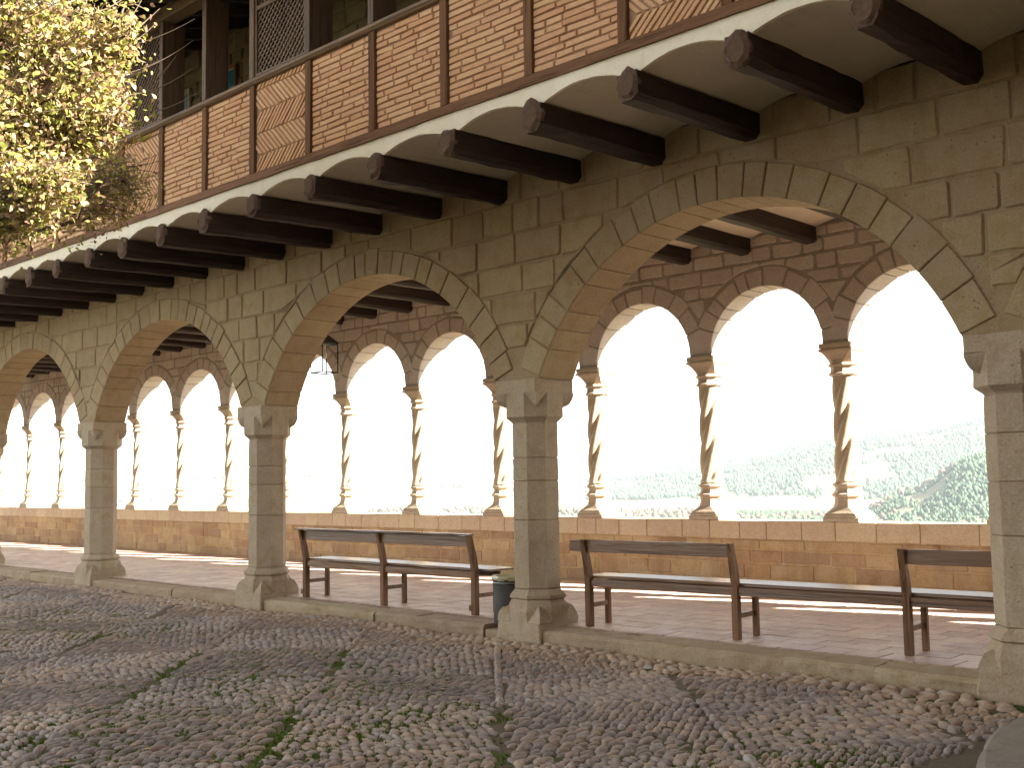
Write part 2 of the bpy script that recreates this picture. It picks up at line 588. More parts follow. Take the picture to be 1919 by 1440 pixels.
def push_out(p, circles):
    """push the points of polygon p that fall inside a circle out onto it"""
    dense = []
    for i in range(len(p)):
        a, b = p[i], p[(i + 1) % len(p)]
        k = max(1, int(math.hypot(b[0] - a[0], b[1] - a[1]) / .03))
        for j in range(k):
            dense.append((a[0] + (b[0] - a[0]) * j / k, a[1] + (b[1] - a[1]) * j / k))
    hit = False
    out = []
    for x, z in dense:
        for cx, cz, r in circles:
            d = math.hypot(x - cx, z - cz)
            if d < r:
                hit = True
                x, z = cx + (x - cx) * r / max(d, 1e-6), cz + (z - cz) * r / max(d, 1e-6)
        out.append((x, z))
    if any(math.hypot(x - cx, z - cz) < r - .02 for x, z in out for cx, cz, r in circles):
        return None, True
    return out, hit

def stone_field(x0, x1, zs, circles, lmin, lmax, gap, jit, amin=.006):
    """courses of stones between the heights zs; returns polygons"""
    polys = []
    for ci in range(len(zs) - 1):
        za, zb = zs[ci], zs[ci + 1]
        x = x0 + R.uniform(-lmax, 0)
        while x < x1:
            L = R.uniform(lmin, lmax)
            xa, xb = max(x, x0), min(x + L, x1)
            x += L
            if xb - xa < .06:
                continue
            g = gap / 2
            jj = lambda: R.uniform(-jit, jit)
            p = [(xa + g + jj(), za + g + jj() * .6), (xb - g + jj(), za + g + jj() * .6), (xb - g + jj(), zb - g + jj() * .6), (xa + g + jj(), zb - g + jj() * .6)]
            # cut corners a little so that they are not razor sharp
            cc = min(.018, gap)
            q = []
            for i in range(4):
                a, b, c = Vector(p[i - 1]), Vector(p[i]), Vector(p[(i + 1) % 4])
                k = cc * R.uniform(.4, 1.5)
                q.append(tuple(b + (a - b).normalized() * k))
                q.append(tuple(b + (c - b).normalized() * k))
            cs = [c for c in circles if abs(c[0] - (xa + xb) / 2) < c[2] + 1]
            q2, hit = push_out(q, cs)
            if q2 is None:
                continue
            q2 = clean(q2)
            if len(q2) < 3 or area(q2) < amin:
                continue
            # drop slivers whose bounding box is thin
            w = max(a for a, b in q2) - min(a for a, b in q2)
            h = max(b for a, b in q2) - min(b for a, b in q2)
            if min(w, h) < .03 or area(q2) < .16 * w * h:
                continue
            # worn, slightly wavy edges
            q3 = []
            for i in range(len(q2)):
                a, b = Vector(q2[i]), Vector(q2[(i + 1) % len(q2)])
                q3.append(tuple(a))
                L = (b - a).length
                if L > .1:
                    nn = Vector((-(b - a).y, (b - a).x)) / L
                    k = 3 if L > .25 else 2
                    for j in range(1, k):
                        q3.append(tuple(a + (b - a) * (j / k + R.uniform(-.06, .06)) + nn * R.uniform(-.002, .006)))
            polys.append(q3)
    return polys

def voussoirs(xc, zc, r0, r1, a0, a1, n, gap, jw=.25, jr=.02, seg=3):
    """wedge polygons between angles a0..a1 (from the vertical, radians)"""
    w = [1 + R.uniform(-jw, jw) for _ in range(n)]
    tot = sum(w)
    a = a0
    out = []
    for k in range(n):
        b = a + (a1 - a0) * w[k] / tot
        rr = r1 + R.uniform(-jr, jr)
        ga, gb = gap / 2 / r0, gap / 2 / r1
        inn = [(xc + r0 * math.sin(a + ga + (b - a - 2 * ga) * i / seg), zc + r0 * math.cos(a + ga + (b - a - 2 * ga) * i / seg)) for i in range(seg + 1)]
        outp = [(xc + rr * math.sin(b - gb - (b - a - 2 * gb) * i / seg), zc + rr * math.cos(b - gb - (b - a - 2 * gb) * i / seg)) for i in range(seg + 1)]
        out.append(inn + outp)
        a = b
    return out

def arch_core(name, bays, ztop, yf, yb, r, half, zc, parent, mat, n=24, x_from=None, x_to=None, zspring=None):
    """the mortared core of an arcaded wall: the wall minus its arch openings, one closed solid"""
    prof = []
    xs = x_from
    prof.append((x_from, zspring))
    for xc in bays:
        a_end = math.asin(half / r)
        pts = [(xc + r * math.sin(-a_end + 2 * a_end * i / n), zc + r * math.cos(-a_end + 2 * a_end * i / n)) for i in range(n + 1)]
        prof += [(pts[0][0], zspring)] + pts + [(pts[-1][0], zspring)]
    prof.append((x_to, zspring))
    mb = MB()
    v, f = [], []
    k = len(prof)
    for y in (yf, yb):
        for x, z in prof:
            v.append((x, y, z))
        for x, z in prof:
            v.append((x, y, ztop))
    for i in range(k - 1):
        f.append((i, i + 1, k + i + 1, k + i))
        f.append((2 * k + i + 1, 2 * k + i, 3 * k + i, 3 * k + i + 1))
        f.append((i + 1, i, 2 * k + i, 2 * k + i + 1))
        f.append((k + i, k + i + 1, 3 * k + i + 1, 3 * k + i))
    f.append((0, k, 3 * k, 2 * k))
    f.append((k - 1, 2 * k + k - 1, 3 * k + k - 1, 2 * k - 1))
    return link(name, fix_normals(mesh(name, v, f, mat)), parent, (0, 0, 0))

# ------------------------------------------------------------------ ground and courtyard
def sstep(a, b, x):
    t_ = min(1, max(0, (x - a) / (b - a)))
    return t_ * t_ * (3 - 2 * t_)
PX = [8.02, 4.02, 0.0, -4.03, -7.97, -11.95, -15.95]     # pillar axes
GZ = -.13
def ground_bump(x, y):
    return .018 * math.sin(x * 1.1 + .6) * math.sin(y * 1.3) + .012 * math.sin(x * 2.3 - y * 1.7)
# plateau: one sheet that runs far behind the camera and ends under the gallery's outer wall
v, f = [], []
xs = [-140, -60, -30] + [-16 + .5 * i for i in range(61)] + [30, 60, 140]
ys = [-140, -60, -30, -15] + [-9 + .5 * i for i in range(18)] + [0.0, 3.9]
for y in ys:
    for x in xs:
        near = -15.9 < x < 13.9 and -8.9 < y < -.3
        v.append((x, y, GZ - .003 + (ground_bump(x, y) if near else 0)))
nx = len(xs)
for j in range(len(ys) - 1):
    for i in range(nx - 1):
        f.append((j * nx + i, j * nx + i + 1, (j + 1) * nx + i + 1, (j + 1) * nx + i))
ground = link('ground', mesh('ground', v, f, 'earth', True), kind='structure')

# cobbles
def make_cobbles():
    cell = 1.67
    C = []                                                   # x, y, angle, half length, half width, height
    def visible(x, y):
        d = Vector((x, y, GZ)) - CAM
        z = d.dot(fwd)
        if z < 1:
            return False
        px, py = F_PX * d.dot(rgt) / z, -F_PX * d.dot(up) / z
        return -1150 < px < 1130 and py < 900
    i0, i1 = int(-16 / cell), int(9 / cell)
    for ci in range(i0, i1):
        for cj in range(-5, 1):
            cx, cy = .05 + cell * ci + cell / 2, -.55 + cell * cj + cell / 2
            tilt = [R.uniform(-.16, .16) for _ in range(4)]
            for s in range(4):
                base = (s % 2) * math.pi / 2 + tilt[s]
                if R.random() < .25:
                    base += R.uniform(-.35, .35)
                far = math.hypot(cx - CAM.x, cy - CAM.y) > 11
                la, wb = (.046, .0190) if not far else (.050, .023)
                la *= R.uniform(.9, 1.15)
                wb *= R.uniform(.9, 1.15)
                if R.random() < .2:
                    la *= .88; wb *= 1.2
                e = (math.cos(base), math.sin(base)); n_ = (-e[1], e[0])
                m_ = int(cell / (2 * wb)) + 2
                k_ = int(cell / (2 * la)) + 2
                for a in range(-m_, m_ + 1):
                    ro = (.5 if a % 2 else 0) + R.uniform(-.17, .17)
                    for b in range(-k_, k_ + 1):
                        u = (b + ro) * la * 2.02 + R.uniform(-.013, .013)
                        w = a * wb * 2.0 + R.uniform(-.006, .006)
                        dx, dy = u * e[0] + w * n_[0], u * e[1] + w * n_[1]
                        if abs(dx) > cell / 2 or abs(dy) > cell / 2:
                            continue
                        sec = (0 if dx > 0 else 2) if abs(dx) > abs(dy) else (1 if dy > 0 else 3)
                        if sec != s:
                            continue
                        if abs(dx + dy) < .05:                # room for the line stones
                            continue
                        x, y = cx + dx, cy + dy
                        if y > -.24 or not visible(x, y):
                            continue
                        if y > -.52 and x > -9:
                            continue                          # border strip, laid separately
                        if x > 4.0 and y > -2.9 and x > 4.14 + .16 * (y + 2.0):
                            continue
                        C.append((x, y, base + R.gauss(0, .09), la * R.uniform(.72, 1.15), wb * R.uniform(.8, 1.25), R.uniform(.014, .027)))
            # line of larger stones on the diagonal
            q, qe = (-cell / 2, cell / 2) if R.random() < .35 else ((-cell / 2, 0) if R.random() < .5 else (0, cell / 2))
            if R.random() < .25:
                continue
            while q < qe:
                L = R.uniform(.035, .065)
                x, y = cx + q + L, cy - q - L
                q += L * 1.5
                if y < -.52 and visible(x, y) and x < 4.05:
                    C.append((x, y, -math.pi / 4 + R.uniform(-.12, .12), L, R.uniform(.024, .032), R.uniform(.026, .036)))
    # border of larger ochre cobbles beside the kerb
    y = -.275
    row = 0
    while y > -.53:
        x = -9.0
        while x < 4.0:
            L = R.uniform(.038, .066)
            if visible(x, y) and not any(abs(x - px) < .27 and y > -.3 for px in PX[1:5]):
                C.append((x + L, y + R.uniform(-.012, .012), R.uniform(-.5, .5) + (.4 if row % 2 else -.2), L, R.uniform(.028, .038), R.uniform(.022, .032)))
            x += L * 2.05
        y -= .066
        row += 1
    return np.array(C)

CB = make_cobbles()
def cobble_geo(C, seg):
    ang = np.arange(seg) * 2 * math.pi / seg
    ca, sa = np.cos(ang), np.sin(ang)
    ca = np.sign(ca) * np.abs(ca) ** .8
    sa = np.sign(sa) * np.abs(sa) ** .8
    prof = [(1.04, -.25), (.97, .30), (.76, .74), (.40, .96)]
    n = len(C)
    V = np.zeros((n, len(prof) * seg + 1, 3))
    tx, ty = NR.uniform(-.16, .16, n), NR.uniform(-.2, .2, n)
    for k, (pr, pz) in enumerate(prof):
        jit = 1 + NR.uniform(-.07, .07, (n, seg))
        lx = C[:, 3:4] * pr * ca * jit
        ly = C[:, 4:5] * pr * sa * jit
        c, s = np.cos(C[:, 2:3]), np.sin(C[:, 2:3])
        V[:, k * seg:(k + 1) * seg, 0] = lx * c - ly * s
        V[:, k * seg:(k + 1) * seg, 1] = lx * s + ly * c
        V[:, k * seg:(k + 1) * seg, 2] = C[:, 5:6] * pz + (lx * tx[:, None] + ly * ty[:, None]) * (.35 + .65 * max(pz, 0))
    V[:, -1, 2] = C[:, 5]
    F = []
    for k in range(len(prof) - 1):
        for j in range(seg):
            jn = (j + 1) % seg
            F.append((k * seg + j, k * seg + jn, (k + 1) * seg + jn, (k + 1) * seg + j))
    T = [((len(prof) - 1) * seg + j, (len(prof) - 1) * seg + (j + 1) % seg, len(prof) * seg) for j in range(seg)]
    return V, np.array(F), np.array(T)
gz = np.array([GZ - .006 + ground_bump(x, y) + R.uniform(-.005, .005) for x, y in CB[:, :2]])
dist = np.linalg.norm(CB[:, :2] - np.array([CAM.x, CAM.y]), axis=1)
# the 300 cobbles that show largest inside the frame
def in_frame(x, y):
    d = Vector((x, y, GZ)) - CAM
    z = d.dot(fwd)
    return abs(F_PX * d.dot(rgt) / z) < 945 and -F_PX * d.dot(up) / z < 710
score = np.array([CB[i, 3] * CB[i, 4] / dist[i] ** 2 if in_frame(*CB[i, :2]) else 0 for i in range(len(CB))])
order = np.argsort(-score)
near_i, far_i = order[:300], order[300:]
V, F4, F3 = cobble_geo(CB, 8)
paving = link('cobble_paving', None, kind='structure')
for i in near_i:
    me = np_mesh('cobble', V[i], [F4, F3], 0, 'cobble', True)
    link('cobble', me, paving, (CB[i, 0], CB[i, 1], gz[i]))
Vf = V[far_i] + np.stack([CB[far_i, 0], CB[far_i, 1], gz[far_i]], 1)[:, None, :]
nv = V.shape[1]
off = (np.arange(len(far_i)) * nv)[:, None, None]
link('cobbles', np_mesh('cobbles', Vf.reshape(-1, 3), [(F4[None] + off).reshape(-1, 4), (F3[None] + off).reshape(-1, 3)], 0, 'cobble', True), paving, kind='stuff')
print('cobbles', len(CB))

# moss and short grass growing between the cobbles
def moss_amount(x, y):
    a = mnoise.noise(Vector((x * .9 + 3.1, y * .9, 1.7))) * .5 + .5
    blobs = [(-.3, -2.9, .55), (.9, -3.3, .6), (.3, -2.2, .4), (1.5, -2.9, .4), (1.0, -3.9, .6), (-.9, -2.2, .35), (.3, -1.75, .12), (3.7, -2.2, .3), (-4.5, -2.2, .7), (-3.3, -2.0, .4), (2.1, -3.0, .3)]
    s = sum(math.exp(-((x - bx) ** 2 + (y - by) ** 2) / (2 * br * br)) for bx, by, br in blobs)
    return max(0, min(1, s * 1.7 + (a - .60) * 1.2)) * (.25 + .75 * sstep(.42, .6, mnoise.noise(Vector((x * 5, y * 5, 4.4))) * .5 + .5))
mv, mf = [], []
tries = 0
while len(mf) < 90000 and tries < 340000:
    tries += 1
    x, y = R.uniform(-7, 4.1), R.uniform(-4.8, -.5)
    a_ = moss_amount(x, y)
    if R.random() > a_ ** 1.5:
        continue
    z = GZ - .008 + ground_bump(x, y)
    an = R.uniform(0, math.pi)
    w, h = R.uniform(.005, .013), R.uniform(.012, .027)
    dx, dy = math.cos(an) * w, math.sin(an) * w
    lx, ly = R.uniform(-.012, .012), R.uniform(-.012, .012)
    k = len(mv)
    mv += [(x - dx, y - dy, z), (x + dx, y + dy, z), (x + lx, y + ly, z + h)]
    mf.append((k, k + 1, k + 2))
o = link('moss', np_mesh('moss', np.array(mv), np.array(mf), 3, 'moss'), kind='stuff')
o['label'] = 'green moss and short grass growing in the joints between the cobbles'
o['category'] = 'moss'
# fallen leaves
lv, lf = [], []
for _ in range(420):
    x, y = R.uniform(-7, 4), -.35 - 4.4 * R.random() ** .8
    z = GZ + .022 + ground_bump(x, y)
    a_, s = R.uniform(0, 6.28), R.uniform(.014, .032)
    c, sn = math.cos(a_), math.sin(a_)
    pts = [(-1, 0, .3), (-.3, .5, 0), (.5, .42, .1), (1.1, 0, .45), (.5, -.42, .1), (-.3, -.5, .05)]
    k = len(lv)
    cu = R.uniform(-.3, .6)
    for px, py, pz in pts:
        lv.append((x + s * (px * c - py * sn), y + s * (px * sn + py * c), z + s * pz * cu))
    lf += [(k, k + 1, k + 5), (k + 1, k + 2, k + 4), (k + 1, k + 4, k + 5), (k + 2, k + 3, k + 4)]
o = link('fallen_leaves', mesh('fallen_leaves', lv, lf, 'dead_leaf'), kind='stuff')
o['label'] = 'dry yellow and brown leaves scattered over the cobbled courtyard'
o['category'] = 'leaves'

# ------------------------------------------------------------------ gallery floor, kerb
floor = link('gallery_floor', None, kind='structure')
bd = MB().box((-34, -.0, -.3), (20, 3.3, -.012))
link('floor_bed', bd.mesh('floor_bed', 'grout'), floor)
TS = .25
tiles = []
for j in range(14):
    y = .06 + TS * j
    if y > 3.26:
        break
    x = -24 + (TS / 2 if j % 2 else 0)
    while x < 6.0:
        tiles.append((x, y, min(TS, 3.28 - y)))
        x += TS
def tile_rank(t_):
    d = Vector((t_[0], t_[1], 0)) - CAM
    z = d.dot(fwd)
    px = F_PX * d.dot(rgt) / z
    return (0 if abs(px) < 960 else 1, z)
tiles.sort(key=tile_rank)
tile_me = MB().box((-TS / 2 + .004, -TS / 2 + .004, -.02), (TS / 2 - .004, TS / 2 - .004, 0), .003).mesh('floor_tile', 'tile')
for (x, y, w) in tiles[:300]:
    o = link('floor_tile', tile_me, floor, (x + TS / 2, y + TS / 2, R.uniform(-.0015, .0015)), (R.uniform(-.004, .004), R.uniform(-.004, .004), 0))
    if w < TS - .01:
        o.scale.y = w / TS
        o.location.y = y + w / 2
mb = MB()
for (x, y, w) in tiles[300:]:
    dz = R.uniform(-.0015, .0015)
    mb.box((x + .004, y + .004, -.02), (x + TS - .004, y + w - .004, dz))
link('floor_tiles', mb.mesh('floor_tiles', 'tile'), floor, kind='stuff')

kerb = link('kerb', None, kind='structure')
KY0, KY1, KZ = -.222, .052, -.014
def kerb_run(xa, xb, joints):
    xs_ = [xa] + joints + [xb]
    for a, b in zip(xs_[:-1], xs_[1:]):
        dz, dy = R.uniform(-.008, .006), R.uniform(-.008, .008)
        L = b - a - .003
        n = max(2, int(L / .12))
        rings = []
        for i in range(n + 1):
            x = -L / 2 + L * i / n
            e = .006 if i in (0, n) else 0
            w = lambda s_: R.uniform(-.005, .005) * s_
            pr = [(KY0 + dy + e + w(1), -.3), (KY0 + dy + e + w(1), -.075), (KY0 + dy + e + w(1.6), KZ + dz - .03), (KY0 + dy + .026 + w(1), KZ + dz - .003 - e * .5), (KY0 + dy + .1, KZ + dz + w(.4) - e * .4), (KY1, KZ + dz + .008 - e * .4), (KY1, -.3)]
            rings.append([(x, y_, z_) for y_, z_ in pr])
        mb = MB().loft(rings)
        link('kerb_stone', roughen(fix_normals(mb.mesh('kerb_stone', 'kerb')), 2, .006, 11), kerb, ((a + b) / 2, 0, 0))
PW = .236
kerb_run(PX[1] + PW, PX[0] - PW, [5.3, 6.6])
kerb_run(PX[2] + PW, PX[1] - PW, [1.05, 2.452, 3.103])
kerb_run(PX[3] + PW, PX[2] - PW - .2, [-2.75, -1.922, -1.334])
kerb_run(PX[4] + PW, PX[3] - PW, [-6.8, -5.7, -4.85])
kerb_run(PX[5] + PW, PX[4] - PW, [-10.8, -9.7, -8.9])
kerb_run(PX[6] + PW, PX[5] - PW, [-14.8, -13.7, -12.7])
# lower worn block beside the middle pillar
mb = MB().box((-.098, KY0 + .012, -.3), (.098, KY1, KZ - .05), .012)
o = link('kerb_stone', mb.mesh('kerb_stone', 'kerb'), kerb, (PX[2] - PW - .1, 0, 0))
o['label'] = 'lower worn kerb stone'
# fillers under the pillars' inner side, so the floor meets the kerb line
# grey edging stones at the right foreground
edge = link('stone_edging', None, kind='structure')
ep = [(4.30, -.60), (4.235, -1.22), (4.36, -1.78), (4.56, -2.32), (4.86, -2.86)]
for i in range(len(ep) - 1):
    (xa, ya), (xb, yb_) = ep[i], ep[i + 1]
    d = Vector((xb - xa, yb_ - ya)).normalized()
    nrm = Vector((-d.y, d.x))
    if nrm.x < 0:
        nrm = -nrm
    L = math.hypot(xb - xa, yb_ - ya) - .008
    n = 5
    rings = []
    for k in range(n + 1):
        q = Vector((xa, ya)) + d * (L * k / n)
        e = .008 if k in (0, n) else 0
        pr = [(0 + e, -.3), (e + R.uniform(-.004, .004), -.105), (.012 + e + R.uniform(-.004, .004), -.055 - e), (.04, -.036 - e), (.2, -.03 + R.uniform(-.003, .003) - e), (.255 - e, -.05), (.26 - e, -.3)]
        rings.append([(q.x + nrm.x * w, q.y + nrm.y * w, z) for w, z in pr])
    mb = MB().loft(rings)
    c = Vector(((xa + xb) / 2, (ya + yb_) / 2, 0))
    mb.v = [(a - c.x, b - c.y, z) for a, b, z in mb.v]
    link('edging_stone', roughen(fix_normals(mb.mesh('edging_stone', 'edging')), 2, .005, 12), edge, c)

# ------------------------------------------------------------------ front arcade: wall
WF, WB = -.2154, .2154
AZ, AR, AH = 1.33, 1.90, 1.755                 # arch centre height, radius, half span
ZS = AZ + math.sqrt(AR * AR - AH * AH)          # springing
BAYS = [(PX[i] + PX[i + 1]) / 2 for i in range(len(PX) - 1)]
ZT = 3.86
fw = thing('arcade_wall', 'tall sandstone wall of wide round arches under the overhanging timber balcony', 'wall', (0, 0, ZS))
arch_core('mortar_core', sorted(BAYS), ZT, WF + .014, WB, AR + .012, AH - .0, AZ, fw, 'mortar', 28, -19.5, 19.5, ZS - .002)
ahalf = math.asin(AH / AR)
for xc in BAYS:
    for p_ in voussoirs(xc, AZ, AR, AR + .245, -ahalf + .004, ahalf - .004, R.choice((20, 21, 22)), .010, .32, .018):
        place_prism('voussoir', p_, WB + .002, WF + R.uniform(-.004, .003), .007, 'wall', fw, .015)
circ = [(xc, AZ, AR + .262) for xc in BAYS]
zs = [ZS + .01]
while zs[-1] < ZT - .3:
    zs.append(zs[-1] + R.uniform(.20, .285))
zs.append(ZT)
for p_ in stone_field(-17.6, 10.2, zs, circ, .26, .66, .014, .009, .0035):
    place_prism('stone', p_, WF + .03, WF + R.uniform(-.004, .004), .011, 'wall', fw, .015)
# small wedge stones where two arch rings come down on a pillar
# solid wall continuing beyond the last arches
sw = thing('end_wall', 'plain sandstone wall closing the arcade beyond its last arch', 'wall', (14, 0, 0), me=fix_normals(MB().box((-4, WF + .012, -.2), (8, WB - .01, ZS - .004)).mesh('end_wall', 'wall')))

link('sky_block', MB().box((8.45, -2.29, -.3), (9.58, -.24, 3.86)).mesh('sky_block', 'wall'), sw, (0, 0, 0))  # unseen block added to shut out bright sky past the arcade end
# unseen church behind the viewer, placed to cut sky light on the right
ch = thing('church', 'unseen stone church on the right, with blocks added to shade the courtyard', 'church', (13, -9, 0))
link('wall', MB().box((9.6, -18, -.3), (17, -1.75, 10.6)).mesh('wall', 'wall'), ch)
link('right_shade_block', MB().box((6.1, -5.6, -.3), (9.59, -2.3, 9.2)).mesh('right_shade_block', 'wall'), ch)  # unseen block added to darken the right end of the arcade
link('rear_shade_block', MB().box((1.2, -18, -.3), (9.59, -12.5, 9.0)).mesh('rear_shade_block', 'wall'), ch)  # unseen mass added to block low sky facing the arcade
link('roof', fix_normals(MB().loft([[(9.2, -18.4, 10.602), (17.4, -18.4, 10.602), (17.4, -1.4, 10.602), (9.2, -1.4, 10.602)], [(13.2, -18.4, 11.7), (13.4, -18.4, 11.7), (13.4, -1.4, 11.7), (13.2, -1.4, 11.7)]]).mesh('roof', 'roof_tile')), ch)

# ------------------------------------------------------------------ octagonal pillars
def corner_spur(mb, a, c, z_sq, z_apex, top):
    """four little pyramids that turn the octagon into a square (broach stops)"""
    for sx in (1, -1):
        for sy in (1, -1):
            A = Vector((sx * (a - c), sy * a, z_sq)); B = Vector((sx * a, sy * (a - c), z_sq)); Cn = Vector((sx * a, sy * a, z_sq))
            D = Vector((sx * (a - c / 2), sy * (a - c / 2), z_apex))
            v, f = [], []
            N_ = 5
            for i in range(N_):
                u = i / N_
                k = math.sqrt(max(0, 1 - u ** 1.6))              # how far the corner still sticks out at this height
                z = z_sq + (z_apex - z_sq) * u
                base = (Cn.xy + D.xy) / 2
                out = D.xy + (Cn.xy - D.xy) * k
                w_ = 1 - u
                A2 = D.xy + (A.xy - D.xy) * w_
                B2 = D.xy + (B.xy - D.xy) * w_
                v += [(A2.x, A2.y, z), (out.x, out.y, z), (B2.x, B2.y, z)]
            v.append(tuple(D))
            for i in range(N_ - 1):
                q = 3 * i
                f += [(q, q + 1, q + 4, q + 3), (q + 1, q + 2, q + 5, q + 4), (q + 2, q, q + 3, q + 5)]
            q = 3 * (N_ - 1)
            f += [(q, q + 1, 3 * N_), (q + 1, q + 2, 3 * N_), (q + 2, q, 3 * N_), (0, 2, 1)]
            mb.add(v, f)
K8 = 2 - math.sqrt(2)
def ring8(a, z, c=None, dx=0, dy=0, jit=0):
    c = a * K8 if c is None else c
    return [(x + dx + R.uniform(-jit, jit), y + dy + R.uniform(-jit, jit), z) for x, y in oct_ring(0, 0, a, a, c)]
pil_labels = ['octagonal sandstone pillar hidden beyond the right edge, past the end of the long bench',
              'octagonal sandstone pillar at the far right edge, where the long bench disappears behind it',
              'octagonal sandstone pillar with the grey rubbish bin tucked against its foot',
              'octagonal sandstone pillar standing just left of the shorter bench',
              'first whole octagonal pillar from the left, where the third and fourth arches meet',
              'octagonal pillar cut by the left edge of the picture',
              'octagonal pillar far beyond the left edge at the end of the arcade']
for i, x in enumerate(PX):
    pt = thing('stone_pillar', pil_labels[i], 'pillar', (x, 0, GZ - .05), 'octagonal pillars carrying the front arches')
    b = MB()
    a0 = .244
    b.loft([ring8(a0 + .006, -.2, .014, jit=.005), ring8(a0 + .006, GZ + .03, .014, jit=.006), ring8(a0, .03, .014, jit=.004), ring8(a0, .032, jit=.002), ring8(a0 + .002, .12, jit=.004), ring8(a0 - .004, .165, jit=.004),
            ring8(a0 - .03, .215, jit=.004), ring8(a0 - .012, .228, jit=.004), ring8(a0 - .014, .25, jit=.003), ring8(.196, .285, jit=.002), ring8(.191, .30)])
    corner_spur(b, a0 - .001, (a0 - .001) * K8, .031, .17, True)
    link('base', roughen(fix_normals(b.mesh('base', 'pillar')), 3, .006, 14), pt, (x, 0, 0))
    cr = MB().loft([ring8(.180, .25), ring8(.180, 1.75)])
    link('core', fix_normals(cr.mesh('core', 'mortar')), pt, (x, 0, 0))
    joints = [.30, .86, 1.16, 1.42, 1.69]
    joints = [joints[0]] + [q + R.uniform(-.05, .05) for q in joints[1:-1]] + [joints[-1]]
    for za, zb in zip(joints[:-1], joints[1:]):
        d = MB()
        h = zb - za - .005
        e = .005
        d.loft([ring8(.19 - e, 0), ring8(.19, e, jit=.0015), ring8(.19, h / 2, jit=.0015), ring8(.19, h - e, jit=.0015), ring8(.19 - e, h)])
        link('drum', roughen(fix_normals(d.mesh('drum', 'pillar')), 3, .0022, 12), pt, (x, 0, za + .0025), (0, 0, R.uniform(-.006, .006)))
    c = MB()
    ac = .240
    c.loft([ring8(.186, 1.688), ring8(.192, 1.70), ring8(.205, 1.712), ring8(.236, 1.738), ring8(ac, 1.742), ring8(ac, 1.80, jit=.002), ring8(ac, 1.945), ring8(ac, 1.947, .012), ring8(ac, ZS - .006, .012), ring8(ac - .004, ZS - .002, .014)])
    corner_spur(c, ac - .001, (ac - .001) * K8, 1.946, 1.82, False)
    link('capital', roughen(fix_normals(c.mesh('capital', 'pillar')), 2, .003, 14), pt, (x, 0, 0))

# ------------------------------------------------------------------ rear arcade on its parapet
RF, RB = 3.28, 3.61
RY = (RF + RB) / 2
CX = [1.121 - 1.622 * i for i in range(-5, 15)]
RZ, RR = 2.55, .672
par = thing('parapet_wall', 'low ochre stone parapet with a pale coping running behind the benches', 'wall', (0, RY, 0))
link('mortar_core', MB().box((-31, RF + .008, -.3), (19, RB - .008, .60)).mesh('mortar_core', 'parapet'), par)
x = -24.0
knots = [-2.333, -2.041, -1.694, -1.291, -.80, -.437, -.059, .266, .675, 1.048, 1.482, 1.919, 2.473, 2.9, 3.4, 3.9, 4.5]
xs_ = []
while x < -2.5:
    xs_.append(x)
    x += R.uniform(.3, .52)
xs_ += knots
while xs_[-1] < 11:
    xs_.append(xs_[-1] + R.uniform(.35, .55))
for a, b in zip(xs_[:-1], xs_[1:]):
    me = MB().box((-(b - a) / 2 + .0025, RF - .014, .545), ((b - a) / 2 - .0025, RB + .014, .737), .006).mesh('coping_slab', 'coping')
    link('coping_slab', me, par, ((a + b) / 2, 0, R.uniform(-.0015, .0015)))
for p_ in stone_field(-21, 6.5, [-.02, .13, .29, .43, .542], [], .26, .55, .012, .005):
    place_prism('stone', p_, RF + .03, RF + R.uniform(-.004, .004), .007, 'parapet', par, .012)

rw = thing('rear_arcade_wall', 'rough stone wall of small round arches on twisted columns, open to the valley', 'wall', (0, RY, RZ))
RBAY = [(CX[i] + CX[i + 1]) / 2 for i in range(len(CX) - 1)]
RH = RR * .999
arch_core('mortar_core', sorted(RBAY), 3.80, RF + .012, RB - .004, RR + .010, RR - .002, RZ, rw, 'rear_mortar', 20, CX[-1] - 8, CX[0] + 4, RZ - .012)
for xc in RBAY:
    nvs = R.choice((9, 10, 11))
    for p_ in voussoirs(xc, RZ, RR, RR + .20, -math.pi / 2 + .01, math.pi / 2 - .01, nvs, .018, .35, .025):
        place_prism('voussoir', p_, RB, RF, .008, 'rear', rw, .02)
rc = [(xc, RZ, RR + .225) for xc in RBAY]
zz = [RZ + .0]
while zz[-1] < 3.5:
    zz.append(zz[-1] + R.uniform(.14, .22))
zz.append(3.78)
for p_ in stone_field(CX[-1] - .3, 4.6, zz, rc, .17, .46, .022, .014, .004):
    place_prism('stone', p_, RF + .04, RF + R.uniform(-.006, .006), .009, 'rear', rw, .03)

